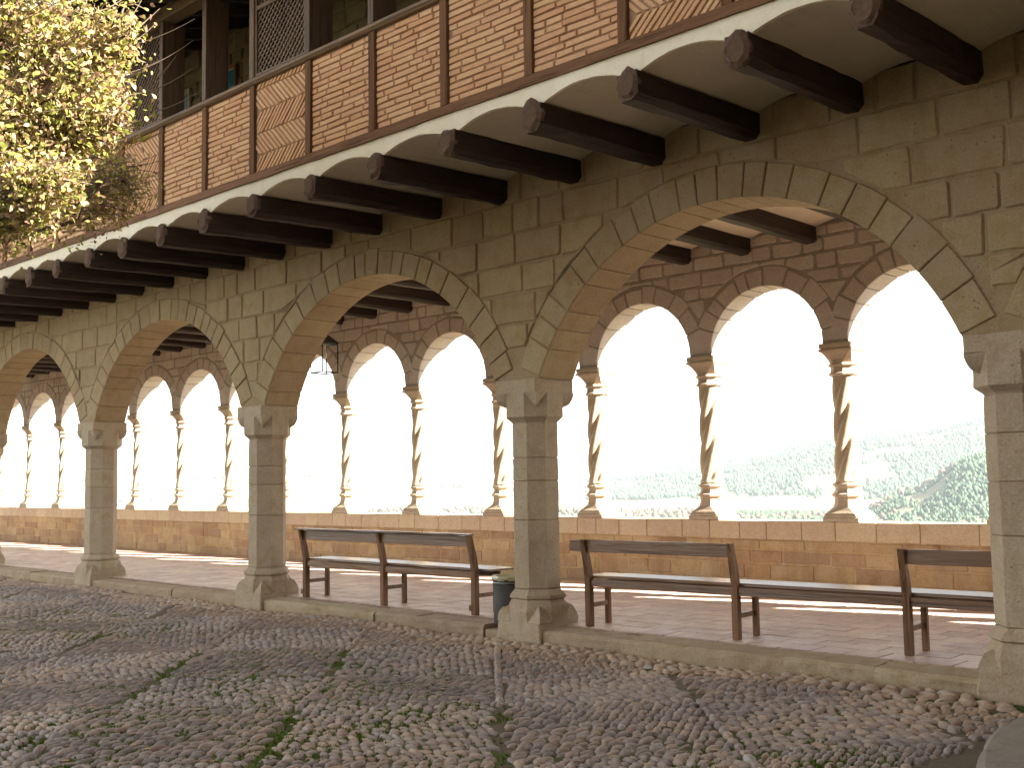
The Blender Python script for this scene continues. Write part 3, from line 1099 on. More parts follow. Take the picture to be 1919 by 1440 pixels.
# twisted columns
def twisted_column():
    parts = []
    b = MB()
    b.box((-.195, -.195, 0), (.195, .195, .045), .006)
    b.loft([ring8(.19, .046, .03), ring8(.195, .062, .03), ring8(.185, .085, .04), ring8(.165, .11, .06), ring8(.14, .15), ring8(.128, .20), ring8(.128, .245), ring8(.15, .258), ring8(.152, .275), ring8(.135, .285), ring8(.118, .32), ring8(.12, .345), ring8(.142, .365), ring8(.14, .38), ring8(.12, .39)])
    parts.append(('base', fix_normals(b.mesh('base', 'column'))))
    s = MB()
    n, lob = 48, 4
    rings = []
    H0, H1, N = .388, 1.475, 44
    for i in range(N + 1):
        z = H0 + (H1 - H0) * i / N
        tw = 2 * math.pi * .74 * i / N
        rg = []
        fade = min(1, (z - H0) / .06, (H1 - z) / .06)
        taper = .131 - .010 * i / N
        for j in range(n):
            a = 2 * math.pi * j / n
            k = abs(math.sin(lob * (a - tw) / 2))                 # rounded ribs with deep valleys
            rr = taper * (1 - .36 * fade * (1 - k) ** 1.25)
            rg.append((rr * math.cos(a), rr * math.sin(a), z))
        rings.append(rg)
    s.loft(rings)
    parts.append(('shaft', fix_normals(s.mesh('shaft', 'column', True))))
    c = MB()
    c.loft([ring8(.115, 1.47), ring8(.138, 1.48), ring8(.142, 1.495), ring8(.125, 1.508), ring8(.118, 1.54), ring8(.122, 1.565), ring8(.142, 1.578), ring8(.142, 1.592), ring8(.124, 1.60), ring8(.128, 1.635, .05), ring8(.15, 1.685, .03), ring8(.168, 1.715, .012)])
    c.box((-.178, -.19, 1.717), (.178, .19, 1.745), .005)
    c.box((-.170, -.19, 1.75), (.170, .19, 1.80), .005)
    parts.append(('capital', fix_normals(c.mesh('capital', 'column'))))
    return parts
tc = twisted_column()
def col_label(i, x):
    vis = {1.121: 'rightmost twisted column of the widest arch, wooded hill behind its foot',
           -.501: 'middle twisted column of the widest arch, where the hillside starts to rise',
           -2.123: 'leftmost twisted column seen through the widest arch, above the left end of the long bench',
           -3.745: 'twisted column half hidden by the left side of the pillar with the bin',
           -5.367: 'twisted column behind the middle post of the shorter bench',
           -6.989: 'twisted column behind the left half of the shorter bench, right of the hanging lantern',
           -8.611: 'twisted column peeping out from behind the pillar left of the shorter bench',
           -10.233: 'rightmost twisted column seen through the third arch from the right',
           -11.855: 'middle twisted column seen through the third arch from the right',
           -13.477: 'leftmost twisted column seen through the third arch from the right',
           -16.721: 'rightmost twisted column in the far left arch',
           -18.343: 'middle twisted column in the far left arch',
           -19.965: 'twisted column beside the far left pillar edge, smallest in view'}
    k = min(vis, key=lambda q: abs(q - x))
    if abs(k - x) < .3:
        return vis[k]
    if x > 2:
        return 'twisted column hidden behind the wall right of the widest arch, number %s past it' % ['one', 'two', 'three', 'four', 'five', 'six'][int(round((x - 2.743) / 1.622))]
    if x > -16:
        return 'twisted column hidden behind the pillar of the fourth arch'
    return 'twisted column out of sight at the far end of the gallery, place %s' % ['a', 'one', 'two', 'three', 'four', 'five', 'six'][int(round((-20 - x) / 1.622))]
for i, x in enumerate(CX):
    root = thing('twisted_column', col_label(i, x), 'column', (x, RY, .7385), 'twisted columns along the parapet')
    for nm, me in tc:
        o = bpy.data.objects.new(nm, me)
        COL.objects.link(o)
        o.parent = root
        if nm == 'shaft':
            o.rotation_euler = (0, 0, rad(20) + R.uniform(-.12, .12))

# ------------------------------------------------------------------ gallery ceiling
BX = [7.15, 6.34, 5.53, 4.72, 3.904, 3.121, 2.335, 1.515, .68, -.149, -.985, -1.84, -2.655, -3.46, -4.235, -5.01, -5.79, -6.53, -7.27, -8.05, -8.85, -9.65, -10.45, -11.25, -12.05, -12.85, -13.65, -14.45]
def hewn_beam(L, w, h, ch, y0, y1, dz=0, seed=0):
    """beam running along y with hewn, chamfered lower edges"""
    n = 9
    rings = []
    sk = R.uniform(-.008, .008)
    for i in range(n + 1):
        y = y0 + (y1 - y0) * i / n
        j = lambda: R.uniform(-.006, .006)
        z0 = dz * i / n
        rings.append([(-w / 2 + j(), y, z0 + h), (-w / 2 + j(), y, z0 + ch + j()), (-w / 2 + ch + j(), y, z0 + j()), (w / 2 - ch + j(), y, z0 + j()), (w / 2 + j(), y, z0 + ch + j()), (w / 2 + j(), y, z0 + h)])
    return rings
gc = thing('gallery_ceiling', 'cream plaster gallery ceiling carried on dark timber beams', 'ceiling', (0, 1.75, 3.62))
GB = [.107 + .78 * 1 + .78 * i for i in range(-1, 9)] + [-.66 - .79 * i for i in range(0, 36)]
GB = sorted(GB + [.107]) if .107 not in GB else sorted(GB)
GB = sorted(set(round(q, 3) for q in GB))
GB = [q for i, q in enumerate(GB) if i == 0 or q - GB[i - 1] > .3]
for x in GB:
    rr = hewn_beam(0, .15, .19, .03, WB + .004, RF + .004)
    link('beam', fix_normals(MB().loft(rr).mesh('beam', 'beam')), gc, (x, 0, 3.595 + R.uniform(-.008, .008)))
for a, b in zip(GB[:-1], GB[1:]):
    w = b - a
    n = 8
    rings = []
    for y in (WB + .002, RF + .014):
        rings.append([(-w / 2 + w * i / n, y, 3.735 + .085 * math.sin(math.pi * i / n)) for i in range(n + 1)] + [(w / 2, y, 3.86), (-w / 2, y, 3.86)])
    link('vault', fix_normals(MB().loft(rings).mesh('vault', 'gplaster')), gc, ((a + b) / 2, 0, 0))

# ------------------------------------------------------------------ balcony
BYF = -1.578
bal = thing('balcony', 'overhanging timber framed balcony with thin brick panels on dark beams and white plaster vaults', 'balcony', (0, BYF, 3.9))
SL = .036
def at_y(z, y):
    return z + SL * (y - BYF)
for i, x in enumerate(BX):
    w, h = R.uniform(.155, .175), R.uniform(.175, .19)
    rings = hewn_beam(0, w, h, .04, BYF - .035, WF + .015, SL * 1.36)
    # splintered, uneven end
    e0 = [(px * .96, BYF - .045 - R.uniform(0, .02), pz + R.uniform(-.006, .006)) for px, py, pz in rings[0]]
    mb = MB().loft([e0] + rings)
    mi = [0] * len(mb.f)
    mi[-2] = 1
    me = mesh('beam', mb.v, mb.f, None, False, ['beam', 'beam_end'], mi)
    link('beam', fix_normals(me), bal, (x, 0, 3.565 + R.uniform(-.012, .012)))
    # broken end face: a rough cap of its own
    cp, cf = [], []
    nn = 12
    for k in range(nn):
        a_ = 2 * math.pi * k / nn
        rx = w * .54 * (1 + R.uniform(-.14, .14)); rz = h * .60 * (1 + R.uniform(-.14, .14))
        cp.append((rx * math.cos(a_), -.05, rz * math.sin(a_)))
    for k in range(nn):
        cp.append((cp[k][0] * .7, -.066 - R.uniform(0, .014), cp[k][2] * .7))
    for k in range(nn):
        cp.append((cp[k][0], -.02, cp[k][2]))
    for k in range(nn):
        j = (k + 1) % nn
        cf += [(k, j, nn + j, nn + k), (2 * nn + k, 2 * nn + j, j, k)]
    cf.append(tuple(range(nn, 2 * nn)))
    link('beam_end', fix_normals(mesh('beam_end', cp, cf, 'beam_end')), bal, (x, BYF, 3.565 + h / 2 + .012))
for a, b in zip(BX[1:], BX[:-1]):
    w = b - a
    n = 14
    arc = lambda i: math.sin(math.pi * i / n) ** .75
    rings = []
    for y in (BYF + .006, WF + .01):
        rings.append([(-w / 2 + w * i / n, y, at_y(3.715 + .105 * arc(i), y)) for i in range(n + 1)] + [(w / 2, y, at_y(3.885, y)), (-w / 2, y, at_y(3.885, y))])
    link('vault', fix_normals(MB().loft(rings).mesh('vault', 'vault')), bal, ((a + b) / 2, 0, 0))
# plaster band along the front
top, bot = [], []
for a, b in reversed(list(zip(BX[1:], BX[:-1]))):
    for i in range(16):
        bot.append((a + (b - a) * i / 16, 3.713 + .105 * math.sin(math.pi * i / 16) ** .75))
bot.append((BX[0], 3.713))
v, f = [], []
k = len(bot)
for y in (BYF - .006, BYF + .02):
    v += [(x, y + R.uniform(-.003, .003), z + R.uniform(-.002, .002)) for x, z in bot] + [(x, y, 3.905 + R.uniform(-.006, .002)) for x, z in bot]
for i in range(k - 1):
    f += [(i, i + 1, k + i + 1, k + i), (2 * k + i, 2 * k + i + 1, i + 1, i)]
link('plaster_band', fix_normals(mesh('plaster_band', v, f, 'plaster')), bal)
# timber sill and rail, in lengths
POST = [7.0, 6.2, 5.39, 4.6, 3.815, 3.045, 2.277, 1.462, .615, -.219, -1.066, -1.906, -2.713, -3.531, -4.362, -5.129, -5.858, -6.619, -7.35, -8.12, -8.92, -9.72, -10.52, -11.32, -12.1]
sx = [7.2, 3.4, -.6, -4.6, -8.6, -12.5]
for a, b in zip(sx[1:], sx[:-1]):
    L = b - a
    n = 24
    rings = []
    for i in range(n + 1):
        x = -L / 2 + L * i / n
        j = lambda: R.uniform(-.004, .004)
        rings.append([(x, BYF - .024 + j(), 3.897 + j()), (x, BYF + .06, 3.897), (x, BYF + .06, 3.97), (x, BYF - .02 + j(), 3.968 + j() * .5)])
    link('sill_beam', fix_normals(MB().loft(rings).mesh('sill_beam', 'timber_h')), bal, ((a + b) / 2, 0, 0))
    rings = []
    for i in range(n + 1):
        x = -L / 2 + L * i / n
        rings.append([(x, BYF + .01 + .058 * math.cos(q), 4.812 + .037 * math.sin(q)) for q in [math.pi * 2 * s_ / 10 + .3 for s_ in range(10)]])
    link('hand_rail', fix_normals(MB().loft(rings).mesh('hand_rail', 'rail')), bal, ((a + b) / 2, 0, 0))
for x in POST:
    me = MB().box((-.038, BYF - .022, 0), (.038, BYF + .05, .808), .004).mesh('post', 'timber_v')
    link('post', me, bal, (x, 0, 3.968))
# brick panels
def clip_rect(p, x0, x1, z0, z1):
    def cl(p, f_, g_):
        out = []
        for i in range(len(p)):
            a, b = p[i], p[(i + 1) % len(p)]
            da, db = f_(a), f_(b)
            if da >= 0:
                out.append(a)
            if (da >= 0) != (db >= 0):
                t_ = da / (da - db)
                out.append((a[0] + (b[0] - a[0]) * t_, a[1] + (b[1] - a[1]) * t_))
        return out
    for f_ in (lambda q: q[0] - x0, lambda q: x1 - q[0], lambda q: q[1] - z0, lambda q: z1 - q[1]):
        p = cl(p, f_, 0)
        if len(p) < 3:
            return []
    return p
HERR = {5, 10, 13, 18}
many = MB()
singles = 0
order_pan = sorted(range(len(POST) - 1), key=lambda i: abs(POST[i] - 1.5) if POST[i] < 3.2 else 50 + POST[i])
for pi in order_pan:
    xb, xa = POST[pi], POST[pi + 1]
    x0, x1, z0, z1 = xa + .040, xb - .040, 3.972, 4.776
    panel = link('brick_panel', MB().box((-(x1 - x0) / 2 - .001, BYF + .009, -.402), ((x1 - x0) / 2 + .001, BYF + .045, .402)).mesh('brick_panel', 'brick_mortar'), bal, ((x0 + x1) / 2, 0, (z0 + z1) / 2))
    polys = []
    if pi in HERR:
        hb, st, bt = .20, .060, .041
        k = 0
        z = z0 - .05
        while z < z1:
            sgn = 1 if k % 2 == 0 else -1
            x = x0 - .3
            while x < x1 + .3:
                lean = hb * .95 * sgn
                p_ = [(x, z + .006), (x + bt, z + .006), (x + bt + lean, z + hb - .006), (x + lean, z + hb - .006)]
                p_ = clip_rect(p_, x0 + .002, x1 - .002, z0 + .002, z1 - .002)
                p_ = clean(p_) if p_ else []
                if len(p_) > 2 and abs(area(p_)) > .0012:
                    polys.append(p_)
                x += st
            z += hb
            k += 1
    else:
        z = z0 + .006
        rowh = .0497
        k = 0
        while z < z1 - .03:
            x = x0 + .004 - R.uniform(0, .22)
            while x < x1:
                L = R.choice((.27, .28, .29, .27, .14))
                a, b = max(x, x0 + .003), min(x + L, x1 - .003)
                x += L + .013
                if b - a < .03:
                    continue
                s_ = R.uniform(-.003, .003)
                dz = R.uniform(-.002, .002)
                hh = R.uniform(.035, .040)
                polys.append([(a, z + s_ + dz), (b, z - s_ + dz), (b - R.uniform(0, .004), z - s_ + hh + dz), (a + R.uniform(0, .004), z + s_ + hh + dz)])
            z += rowh
            k += 1
    for p_ in polys:
        yf = BYF - R.uniform(-.002, .005)
        if singles < 300:
            place_prism('brick', p_, BYF + .02, yf, .004, 'brick', panel, .03)
            singles += 1
        else:
            v, f, (cx, cz) = prism(p_, BYF + .02, yf, .004, .03)
            many.add([(a + cx, b, c + cz) for a, b, c in v], [tuple(reversed(q)) for q in f])
link('bricks', fix_normals(many.mesh('bricks', 'brick')), bal, kind='stuff')
link('floor_slab', MB().box((-14, BYF + .062, 3.94), (20, 3.7, 4.0)).mesh('floor_slab', 'ceiling_wood'), bal)
# upper posts, plate, lattice
ZP = 5.86
for x in POST:
    me = MB().box((-.035, BYF - .028, 0), (.035, BYF + .22, ZP - 4.84), .004).mesh('upper_post', 'upost')
    link('upper_post', me, bal, (x, 0, 4.84))
for a, b in zip(sx[1:], sx[:-1]):
    me = MB().box((-(b - a) / 2, BYF - .05, ZP), ((b - a) / 2, BYF + .11, ZP + .14), .006).mesh('plate_beam', 'rail')
    link('plate_beam', me, bal, ((a + b) / 2, 0, 0))
for pi in sorted(HERR):
    xb, xa = POST[pi], POST[pi + 1]
    x0, x1, z0, z1 = xa + .036, xb - .036, 4.852, ZP - .002
    w_ = x1 - x0
    fr = MB()
    for (a0_, b0_, a1_, b1_) in ((x0, x0 + .025, z0, z1), (x1 - .025, x1, z0, z1), (x0 + .025, x1 - .025, z0, z0 + .02), (x0 + .025, x1 - .025, z1 - .02, z1), (x0 + .025, x1 - .025, 5.46, 5.50)):
        fr.box((a0_ - (x0 + x1) / 2, BYF - .012, a1_ - 5.3), (b0_ - (x0 + x1) / 2, BYF + .03, b1_ - 5.3))
    lat = link('lattice_panel', fr.mesh('lattice_panel', 'upost'), bal, ((x0 + x1) / 2, 0, 5.3))
    sl = MB()
    for sgn in (1, -1):
        q = x0 - (z1 - z0)
        while q < x1 + (z1 - z0):
            d = (z1 - z0)
            p_ = [(q, z0), (q + .024, z0), (q + .024 + sgn * d, z1), (q + sgn * d, z1)]
            p_ = clip_rect(p_, x0 + .01, x1 - .01, z0 + .005, z1 - .005)
            if len(p_) > 2:
                yy = BYF + (.002 if sgn > 0 else .010)
                v, f, (cx, cz) = prism(p_, yy + .0075, yy, .001)
                sl.add([(a + cx - (x0 + x1) / 2, b, c + cz - 5.3) for a, b, c in v], f)
            q += .066
    link('slats', fix_normals(sl.mesh('slats', 'upost')), lat, ((x0 + x1) / 2, 0, 5.3), kind='stuff')

# ------------------------------------------------------------------ upper wall, roof, pictures
uw = thing('upper_wall', 'rough rubble wall at the back of the loggia above the balcony', 'wall', (0, WF, 5.0), me=None)
link('mortar_core', MB().box((-14, WF + .02, 4.001), (20, WB, 6.5)).mesh('mortar_core', 'mortar'), uw)
zs = [4.9]
while zs[-1] < 6.35:
    zs.append(zs[-1] + R.uniform(.13, .24))
for p_ in stone_field(-8.6, .2, zs, [], .2, .5, .022, .016):
    place_prism('stone', p_, WF + .04, WF + R.uniform(-.012, .006), .012, 'rubble', uw, .05)
ow = thing('outer_wall', 'plain upper wall above the valley side arches', 'wall', (0, RY, 5), me=MB().box((-14, -.19, -1.18), (20, .19, 1.4)).mesh('outer_wall', 'rear'))
rf = thing('roof', 'dark timber eave and tiled roof above the loggia', 'roof', (0, 0, 6.4))
EY, EZ = -2.32, 5.86                         # eave edge
sl_ = .30
def zr(y):
    return EZ + (y - EY) * sl_
v = [(-15, EY, zr(EY) + .03), (21, EY, zr(EY) + .03), (21, 1.8, zr(1.8) + .03), (-15, 1.8, zr(1.8) + .03)]
v2 = [(x, y, z + .03) for x, y, z in v]
link('board_lining', fix_normals(mesh('board_lining', v + v2, [(0, 3, 2, 1), (4, 5, 6, 7), (0, 1, 5, 4), (1, 2, 6, 5), (2, 3, 7, 6), (3, 0, 4, 7)], 'ceiling_wood')), rf)
v = [(-15, EY - .05, zr(EY) + .062), (21, EY - .05, zr(EY) + .062), (21, 1.8, zr(1.8) + .062), (-15, 1.8, zr(1.8) + .062), (21, 4.4, zr(1.8) - .74), (-15, 4.4, zr(1.8) - .74)]
v2 = [(x, y, z + .09) for x, y, z in v]
link('tile_cover', fix_normals(mesh('tile_cover', v + v2, [(0, 3, 2, 1), (3, 5, 4, 2), (6, 7, 8, 9), (9, 8, 10, 11), (0, 1, 7, 6), (1, 2, 8, 7), (2, 4, 10, 8), (4, 5, 11, 10), (5, 3, 9, 11), (3, 0, 6, 9)], 'roof_tile')), rf)
x = -13.8
while x < 8:
    L0, L1 = EY + .02, WF - .01
    rr = []
    for y in (L0, L0 + .12, BYF, L1):
        hh = .13 if y > L0 + .05 else .07
        rr.append([(-.04, y, zr(y) + .028 - hh), (.04, y, zr(y) + .028 - hh), (.04, y, zr(y) + .028), (-.04, y, zr(y) + .028)])
    link('rafter', fix_normals(MB().loft(rr).mesh('rafter', 'rafter')), rf, (x, 0, 0))
    x += .46
def picture(x, z, w, h, frame, face, label, tilt=0):
    p_ = thing('picture', label, 'picture', (x, WF - .012, z), 'framed pictures on the loggia wall')
    fr = MB()
    b = .028
    for a0_, b0_, a1_, b1_ in ((-w / 2, w / 2, -h / 2, -h / 2 + b), (-w / 2, w / 2, h / 2 - b, h / 2), (-w / 2, -w / 2 + b, -h / 2 + b, h / 2 - b), (w / 2 - b, w / 2, -h / 2 + b, h / 2 - b)):
        fr.box((a0_, -.035, a1_), (b0_, .0, b1_))
    link('frame', fr.mesh('frame', frame), p_, (x, WF - .012, z))
    link('mount', MB().box((-w / 2 + b, -.012, -h / 2 + b), (w / 2 - b, -.002, h / 2 - b)).mesh('mount', 'mount'), p_, (x, WF - .012, z))
    link('print', MB().box((-w / 2 + b + .02, -.018, -h / 2 + b + .025), (w / 2 - b - .02, -.0125, h / 2 - b - .02)).mesh('print', face), p_, (x, WF - .012, z))
picture(-4.42, 5.86, .22, .30, 'frame_wood', 'pic_blue', 'framed picture with a bright blue print, right of the others on the loggia wall')
picture(-5.42, 5.84, .20, .28, 'mount', 'pic_pale', 'small pale framed picture on the loggia wall between two posts')
picture(-5.74, 5.86, .20, .36, 'frame_wood', 'pic_pale', 'reddish framed picture at the left, half hidden by the lattice post')

# ------------------------------------------------------------------ benches
def bench(name, label, loc, rz, posts, L0, L1, backs, cap, depth=.275, wheels=False):
    root = thing(name, label, 'bench', loc, 'long wooden benches in the arcade')
    root.rotation_euler = (0, 0, rz)
    def P_(nm, me, l=(0, 0, 0)):
        o = bpy.data.objects.new(nm, me)
        COL.objects.link(o)
        o.parent = root
        o.location = l
        return o
    for x in posts:
        pr = [(-.0225, .0225), (.0225, .0225), (.0225, -.0225), (-.0225, -.0225)]
        rings = []
        for z, y, s_ in ((0, 0, 1.05), (.02, 0, 1.1), (.40, 0, 1.1), (.52, -.022, 1.05), (.715, -.072, .9)):
            rings.append([(a * s_, b * s_ * 1.15 + y, z) for a, b in pr[::-1]])
        P_('back_post', fix_normals(MB().loft(rings).mesh('back_post', 'bench_v')), (x, 0, 0))
        P_('front_leg', MB().box((-.021, -.021, 0), (.021, .021, .345), .003).mesh('front_leg', 'bench_v'), (x + R.uniform(-.015, .02), depth, 0))
        P_('stretcher', MB().box((-.013, .024, 0), (.013, depth - .021, .038), .003).mesh('stretcher', 'bench'), (x, 0, .155))
    n = 12
    def plank(nm, xa, xb, ya, yb, za, zb, bev=.004):
        L = xb - xa
        rings = []
        for i in range(n + 1):
            x = -L / 2 + L * i / n
            j = lambda: R.uniform(-.0015, .0015)
            e = .003 if i in (0, n) else 0
            rings.append([(x, ya + j() + e, za + bev), (x, ya + bev, za + e), (x, yb - bev, za + e), (x, yb + j() - e, za + bev), (x, yb + j() - e, zb - bev), (x, yb - bev, zb + j() - e), (x, ya + bev, zb + j() - e), (x, ya + j() + e, zb - bev)])
        return P_(nm, fix_normals(MB().loft(rings).mesh(nm, 'bench')), ((xa + xb) / 2, 0, 0))
    plank('seat', L0, L1, .0285, depth + .06, .392, .416)
    plank('back_apron', posts[0] + .026, posts[-1] - .026, -.012, .012, .325, .389)
    plank('front_apron', posts[0] - .02, posts[-1] + .02, depth + .0225, depth + .04, .325, .389)
    for a, b in backs:
        plank('backrest', a, b, -.052, -.028, .612, .712)
    if cap:
        plank('back_cap', cap[0], cap[1], -.11, -.035, .7155, .733)
    return root
b1 = bench('bench', 'shorter dark wooden bench with a capped backrest, its right end by the rubbish bin', (-3.357, .037, 0), rad(.25), [0, 1.275, 2.548], -.03, 2.72, [(-.03, 2.55)], (-.07, 2.575))
for x in (-.028, 2.52):
    o = bpy.data.objects.new('foot_block', MB().box((-.02, -.035, 0), (.02, -.027, .05), .003).mesh('foot_block', 'bench_v'))
    COL.objects.link(o)
    o.parent = b1
    o.location = (x, 0, .04)
b2 = bench('bench', 'longest wooden bench, gap in its backrest, running behind the pillar at the right edge', (.491, .096, 0), rad(3.9), [0, 1.352, 2.640, 4.3], -.07, 4.36, [(-.155, 1.36), (2.63, 4.31)], None)

# ------------------------------------------------------------------ rubbish bin
bx, by = -.255, -.085
bn = thing('rubbish_bin', 'dark grey round rubbish bin with a yellowish bag folded over its rim, beside the pillar', 'rubbish bin', (bx, by, KZ + .002))
link('body', fix_normals(MB().lathe([(.10, 0), (.128, .003), (.131, .012), (.137, .40), (.134, .40), (.128, .012), (.05, .010)], 32).mesh('body', 'bin', True)), bn, (bx, by, KZ + .002))
link('band', fix_normals(MB().lathe([(.1375, .338), (.1405, .342), (.1405, .352), (.1375, .356)], 32, cap=False).mesh('band', 'bin_band', True)), bn, (bx, by, KZ + .002))
rings = []
nb = 48
for (r_, z_, jj_) in ((.118, .25, .002), (.126, .36, .004), (.133, .402, .003), (.141, .410, .004), (.147, .398, .007), (.145, .380, .007), (.141, .370, .006)):
    rings.append([((r_ + R.uniform(-jj_, jj_)) * math.cos(2 * math.pi * j / nb), (r_ + R.uniform(-jj_, jj_)) * math.sin(2 * math.pi * j / nb), z_ + R.uniform(-jj_, jj_) * 1.3) for j in range(nb)])
link('bin_bag', MB().loft(rings, cap=False).mesh('bin_bag', 'bag', True), bn, (bx, by, KZ + .002))

# ------------------------------------------------------------------ lantern
lx, ly, lz = -5.0, 1.5, 2.60
ln = thing('lantern', 'black iron lantern hanging from the gallery ceiling, seen through the second arch', 'lantern', (lx, ly, lz))
lb = MB()
wb, wt, hh = .12, .12, .36
for sx_ in (-1, 1):
    for sy_ in (-1, 1):
        lb.tube([(sx_ * wb, sy_ * wb, 0), (sx_ * wt, sy_ * wt, hh)], .008, 5)
for z_, w_ in ((0, wb), (hh, wt)):
    for (a, b) in (((-w_, -w_), (w_, -w_)), ((w_, -w_), (w_, w_)), ((w_, w_), (-w_, w_)), ((-w_, w_), (-w_, -w_))):
        lb.tube([(*a, z_), (*b, z_)], .008, 5)
link('frame', lb.mesh('frame', 'iron'), ln, (lx, ly, lz))
rr = [[(-.14, -.14, hh + .01), (.14, -.14, hh + .01), (.14, .14, hh + .01), (-.14, .14, hh + .01)], [(-.03, -.03, hh + .13), (.03, -.03, hh + .13), (.03, .03, hh + .13), (-.03, .03, hh + .13)]]
link('lantern_roof', MB().loft(rr).mesh('lantern_roof', 'iron'), ln, (lx, ly, lz))
link('hanging_rod', MB().tube([(0, 0, hh + .12), (0, 0, 3.76 - lz)], .009, 6).mesh('hanging_rod', 'iron'), ln, (lx, ly, lz))
link('bulb_holder', MB().lathe([(.012, hh), (.02, hh - .02), (.02, hh - .09), (.03, hh - .12), (.03, hh - .16), (.012, hh - .19)], 12).mesh('bulb_holder', 'mount', True), ln, (lx, ly, lz))

# ------------------------------------------------------------------ tree at the left
tp = Vector((-3.1, -4.9, GZ - .05))
tree = thing('autumn_tree', 'autumn tree with sunlit yellow leaves hanging in front of the balcony', 'tree', tp)
def shoot_point(px, py, y):
    d = fwd * F_PX + rgt * (px - 959.5) - up * (py - 720)
    return CAM + d * ((y - CAM.y) / d.y)
ELL = [(tuple(shoot_point(px, py, y)), r_, w_) for px, py, y, r_, w_ in (
    (110, 100, -3.8, (.44, .35, .42), 1.3), (20, 80, -3.9, (.5, .4, .5), 1.3), (160, 200, -3.8, (.38, .3, .36), 1.0), (60, 230, -4.0, (.46, .35, .42), 1.3), (50, 340, -4.1, (.34, .3, .27), .9),
    (10, 410, -4.1, (.22, .2, .15), .3), (110, 335, -4.1, (.26, .22, .20), .5), (195, 110, -3.7, (.25, .25, .30), .45), (-90, 150, -4.1, (.6, .5, .7), 1.3), (-90, 330, -4.2, (.45, .4, .4), .8),
    (235, 345, -2.55, (.42, .25, .34), .5), (190, 400, -2.6, (.3, .2, .18), .16), (-300, 150, -4.6, (1.0, .9, .9), 1.0), (-250, -150, -4.6, (1.1, .9, .8), .8), (60, -60, -4.0, (.6, .5, .5), .8), (225, 40, -3.65, (.20, .2, .24), .3), (215, 215, -3.7, (.2, .18, .2), .28), (60, 410, -4.1, (.26, .2, .13), .3))]
tr = MB()
fork = tp + Vector((.05, .1, 2.7))
tr.tube([tp, tp + Vector((0, .02, .4)), tp + Vector((.05, .05, 1.3)), fork], [.2, .16, .13, .11], 10)
limbs = []
for (c, r_, w_) in ELL:
    c = Vector(c)
    mid = (fork + c) / 2 + Vector((R.uniform(-.2, .2), R.uniform(-.2, .2), R.uniform(.1, .4)))
    pts = []
    for i in range(9):
        u = i / 8
        q = fork * (1 - u) ** 2 + mid * 2 * u * (1 - u) + c * u * u
        pts.append(q + Vector((R.uniform(-.03, .03), R.uniform(-.03, .03), R.uniform(-.03, .03))))
    limbs.append(pts)
    tr.tube(pts, [.032 * (1 - .8 * i / 8) + .004 for i in range(9)], 7)
link('trunk', MB().add([tuple(Vector(q) - tp) for q in tr.v], tr.f).mesh('trunk', 'bark', True), tree, tp)
tw = MB()
lc = []
def in_ell(c, r_):
    while True:
        q = Vector((R.uniform(-1, 1), R.uniform(-1, 1), R.uniform(-1, 1)))
        if q.length < 1:
            return Vector((c[0] + q.x * r_[0], c[1] + q.y * r_[1], c[2] + q.z * r_[2]))
for (c, r_, w_), pts in zip(ELL, limbs):
    for _ in range(int(125 * w_)):
        e = in_ell(c, r_)
        s0 = pts[R.randint(4, 8)]
        mid = (s0 + e) / 2 + Vector((R.uniform(-.12, .12), R.uniform(-.12, .12), R.uniform(0, .2)))
        cur = [s0 * (1 - u) ** 2 + mid * 2 * u * (1 - u) + e * u * u for u in (0, .25, .5, .75, 1)]
        tw.tube(cur, [.009, .007, .005, .004, .0025], 4, cap=False)
        for _k in range(R.randint(16, 30)):
            u = R.random() ** .6
            q = s0 * (1 - u) ** 2 + mid * 2 * u * (1 - u) + e * u * u
            lc.append(q + Vector((R.gauss(0, .07), R.gauss(0, .07), R.gauss(-.03, .08))))
# long bare shoots arching out to the right
SHOOTS = [((230, 60), (300, 15)), ((210, 75), (365, 35)), ((215, 68), (282, 30)), ((215, 72), (290, 45)), ((180, 60), (240, 25)), ((250, 125), (362, 75)), ((255, 160), (360, 128)), ((250, 190), (372, 172)), ((240, 180), (330, 105)), ((220, 205), (320, 120)), ((200, 10), (262, -30)), ((230, 70), (265, 0)), ((215, 250), (330, 230)), ((200, 260), (300, 300))]
for i_, (pa, pb) in enumerate(SHOOTS):
    s0, e, up_ = shoot_point(pa[0] - 45, pa[1] + 18, -3.55), shoot_point(*pb, -3.2), -.1 - .02 * (i_ % 5)
    s0, e = Vector(s0), Vector(e)
    mid = (s0 + e) / 2 + Vector((0, 0, up_))
    cur = [s0 * (1 - u) ** 2 + mid * 2 * u * (1 - u) + e * u * u for u in [i / 10 for i in range(11)]]
    tw.tube(cur, [.006 - .0004 * i for i in range(11)], 5, cap=False)
    for u in (.1, .2, .3, .4, .55):
        lc.append(s0 * (1 - u) ** 2 + mid * 2 * u * (1 - u) + e * u * u + Vector((R.gauss(0, .03), R.gauss(0, .03), R.gauss(-.03, .03))))
link('twigs', MB().add([tuple(Vector(q) - tp) for q in tw.v], tw.f).mesh('twigs', 'bark', True), tree, tp, kind='stuff')
n = len(lc)
Lc = np.array([tuple(q) for q in lc])
base = np.array([(-.8, 0, 0), (-.72, .45, .12), (-.05, .66, .18), (.55, .34, .08), (1.1, 0, -.10), (.55, -.34, .08), (-.05, -.66, .18), (-.72, -.45, .12)])
sz = NR.uniform(.013, .029, n)
A = NR.normal(size=(n, 3)); A[:, 2] -= .5
A /= np.linalg.norm(A, axis=1)[:, None]
Bv = NR.normal(size=(n, 3)); Bv -= (Bv * A).sum(1)[:, None] * A
Bv /= np.linalg.norm(Bv, axis=1)[:, None]
Cv = np.cross(A, Bv)
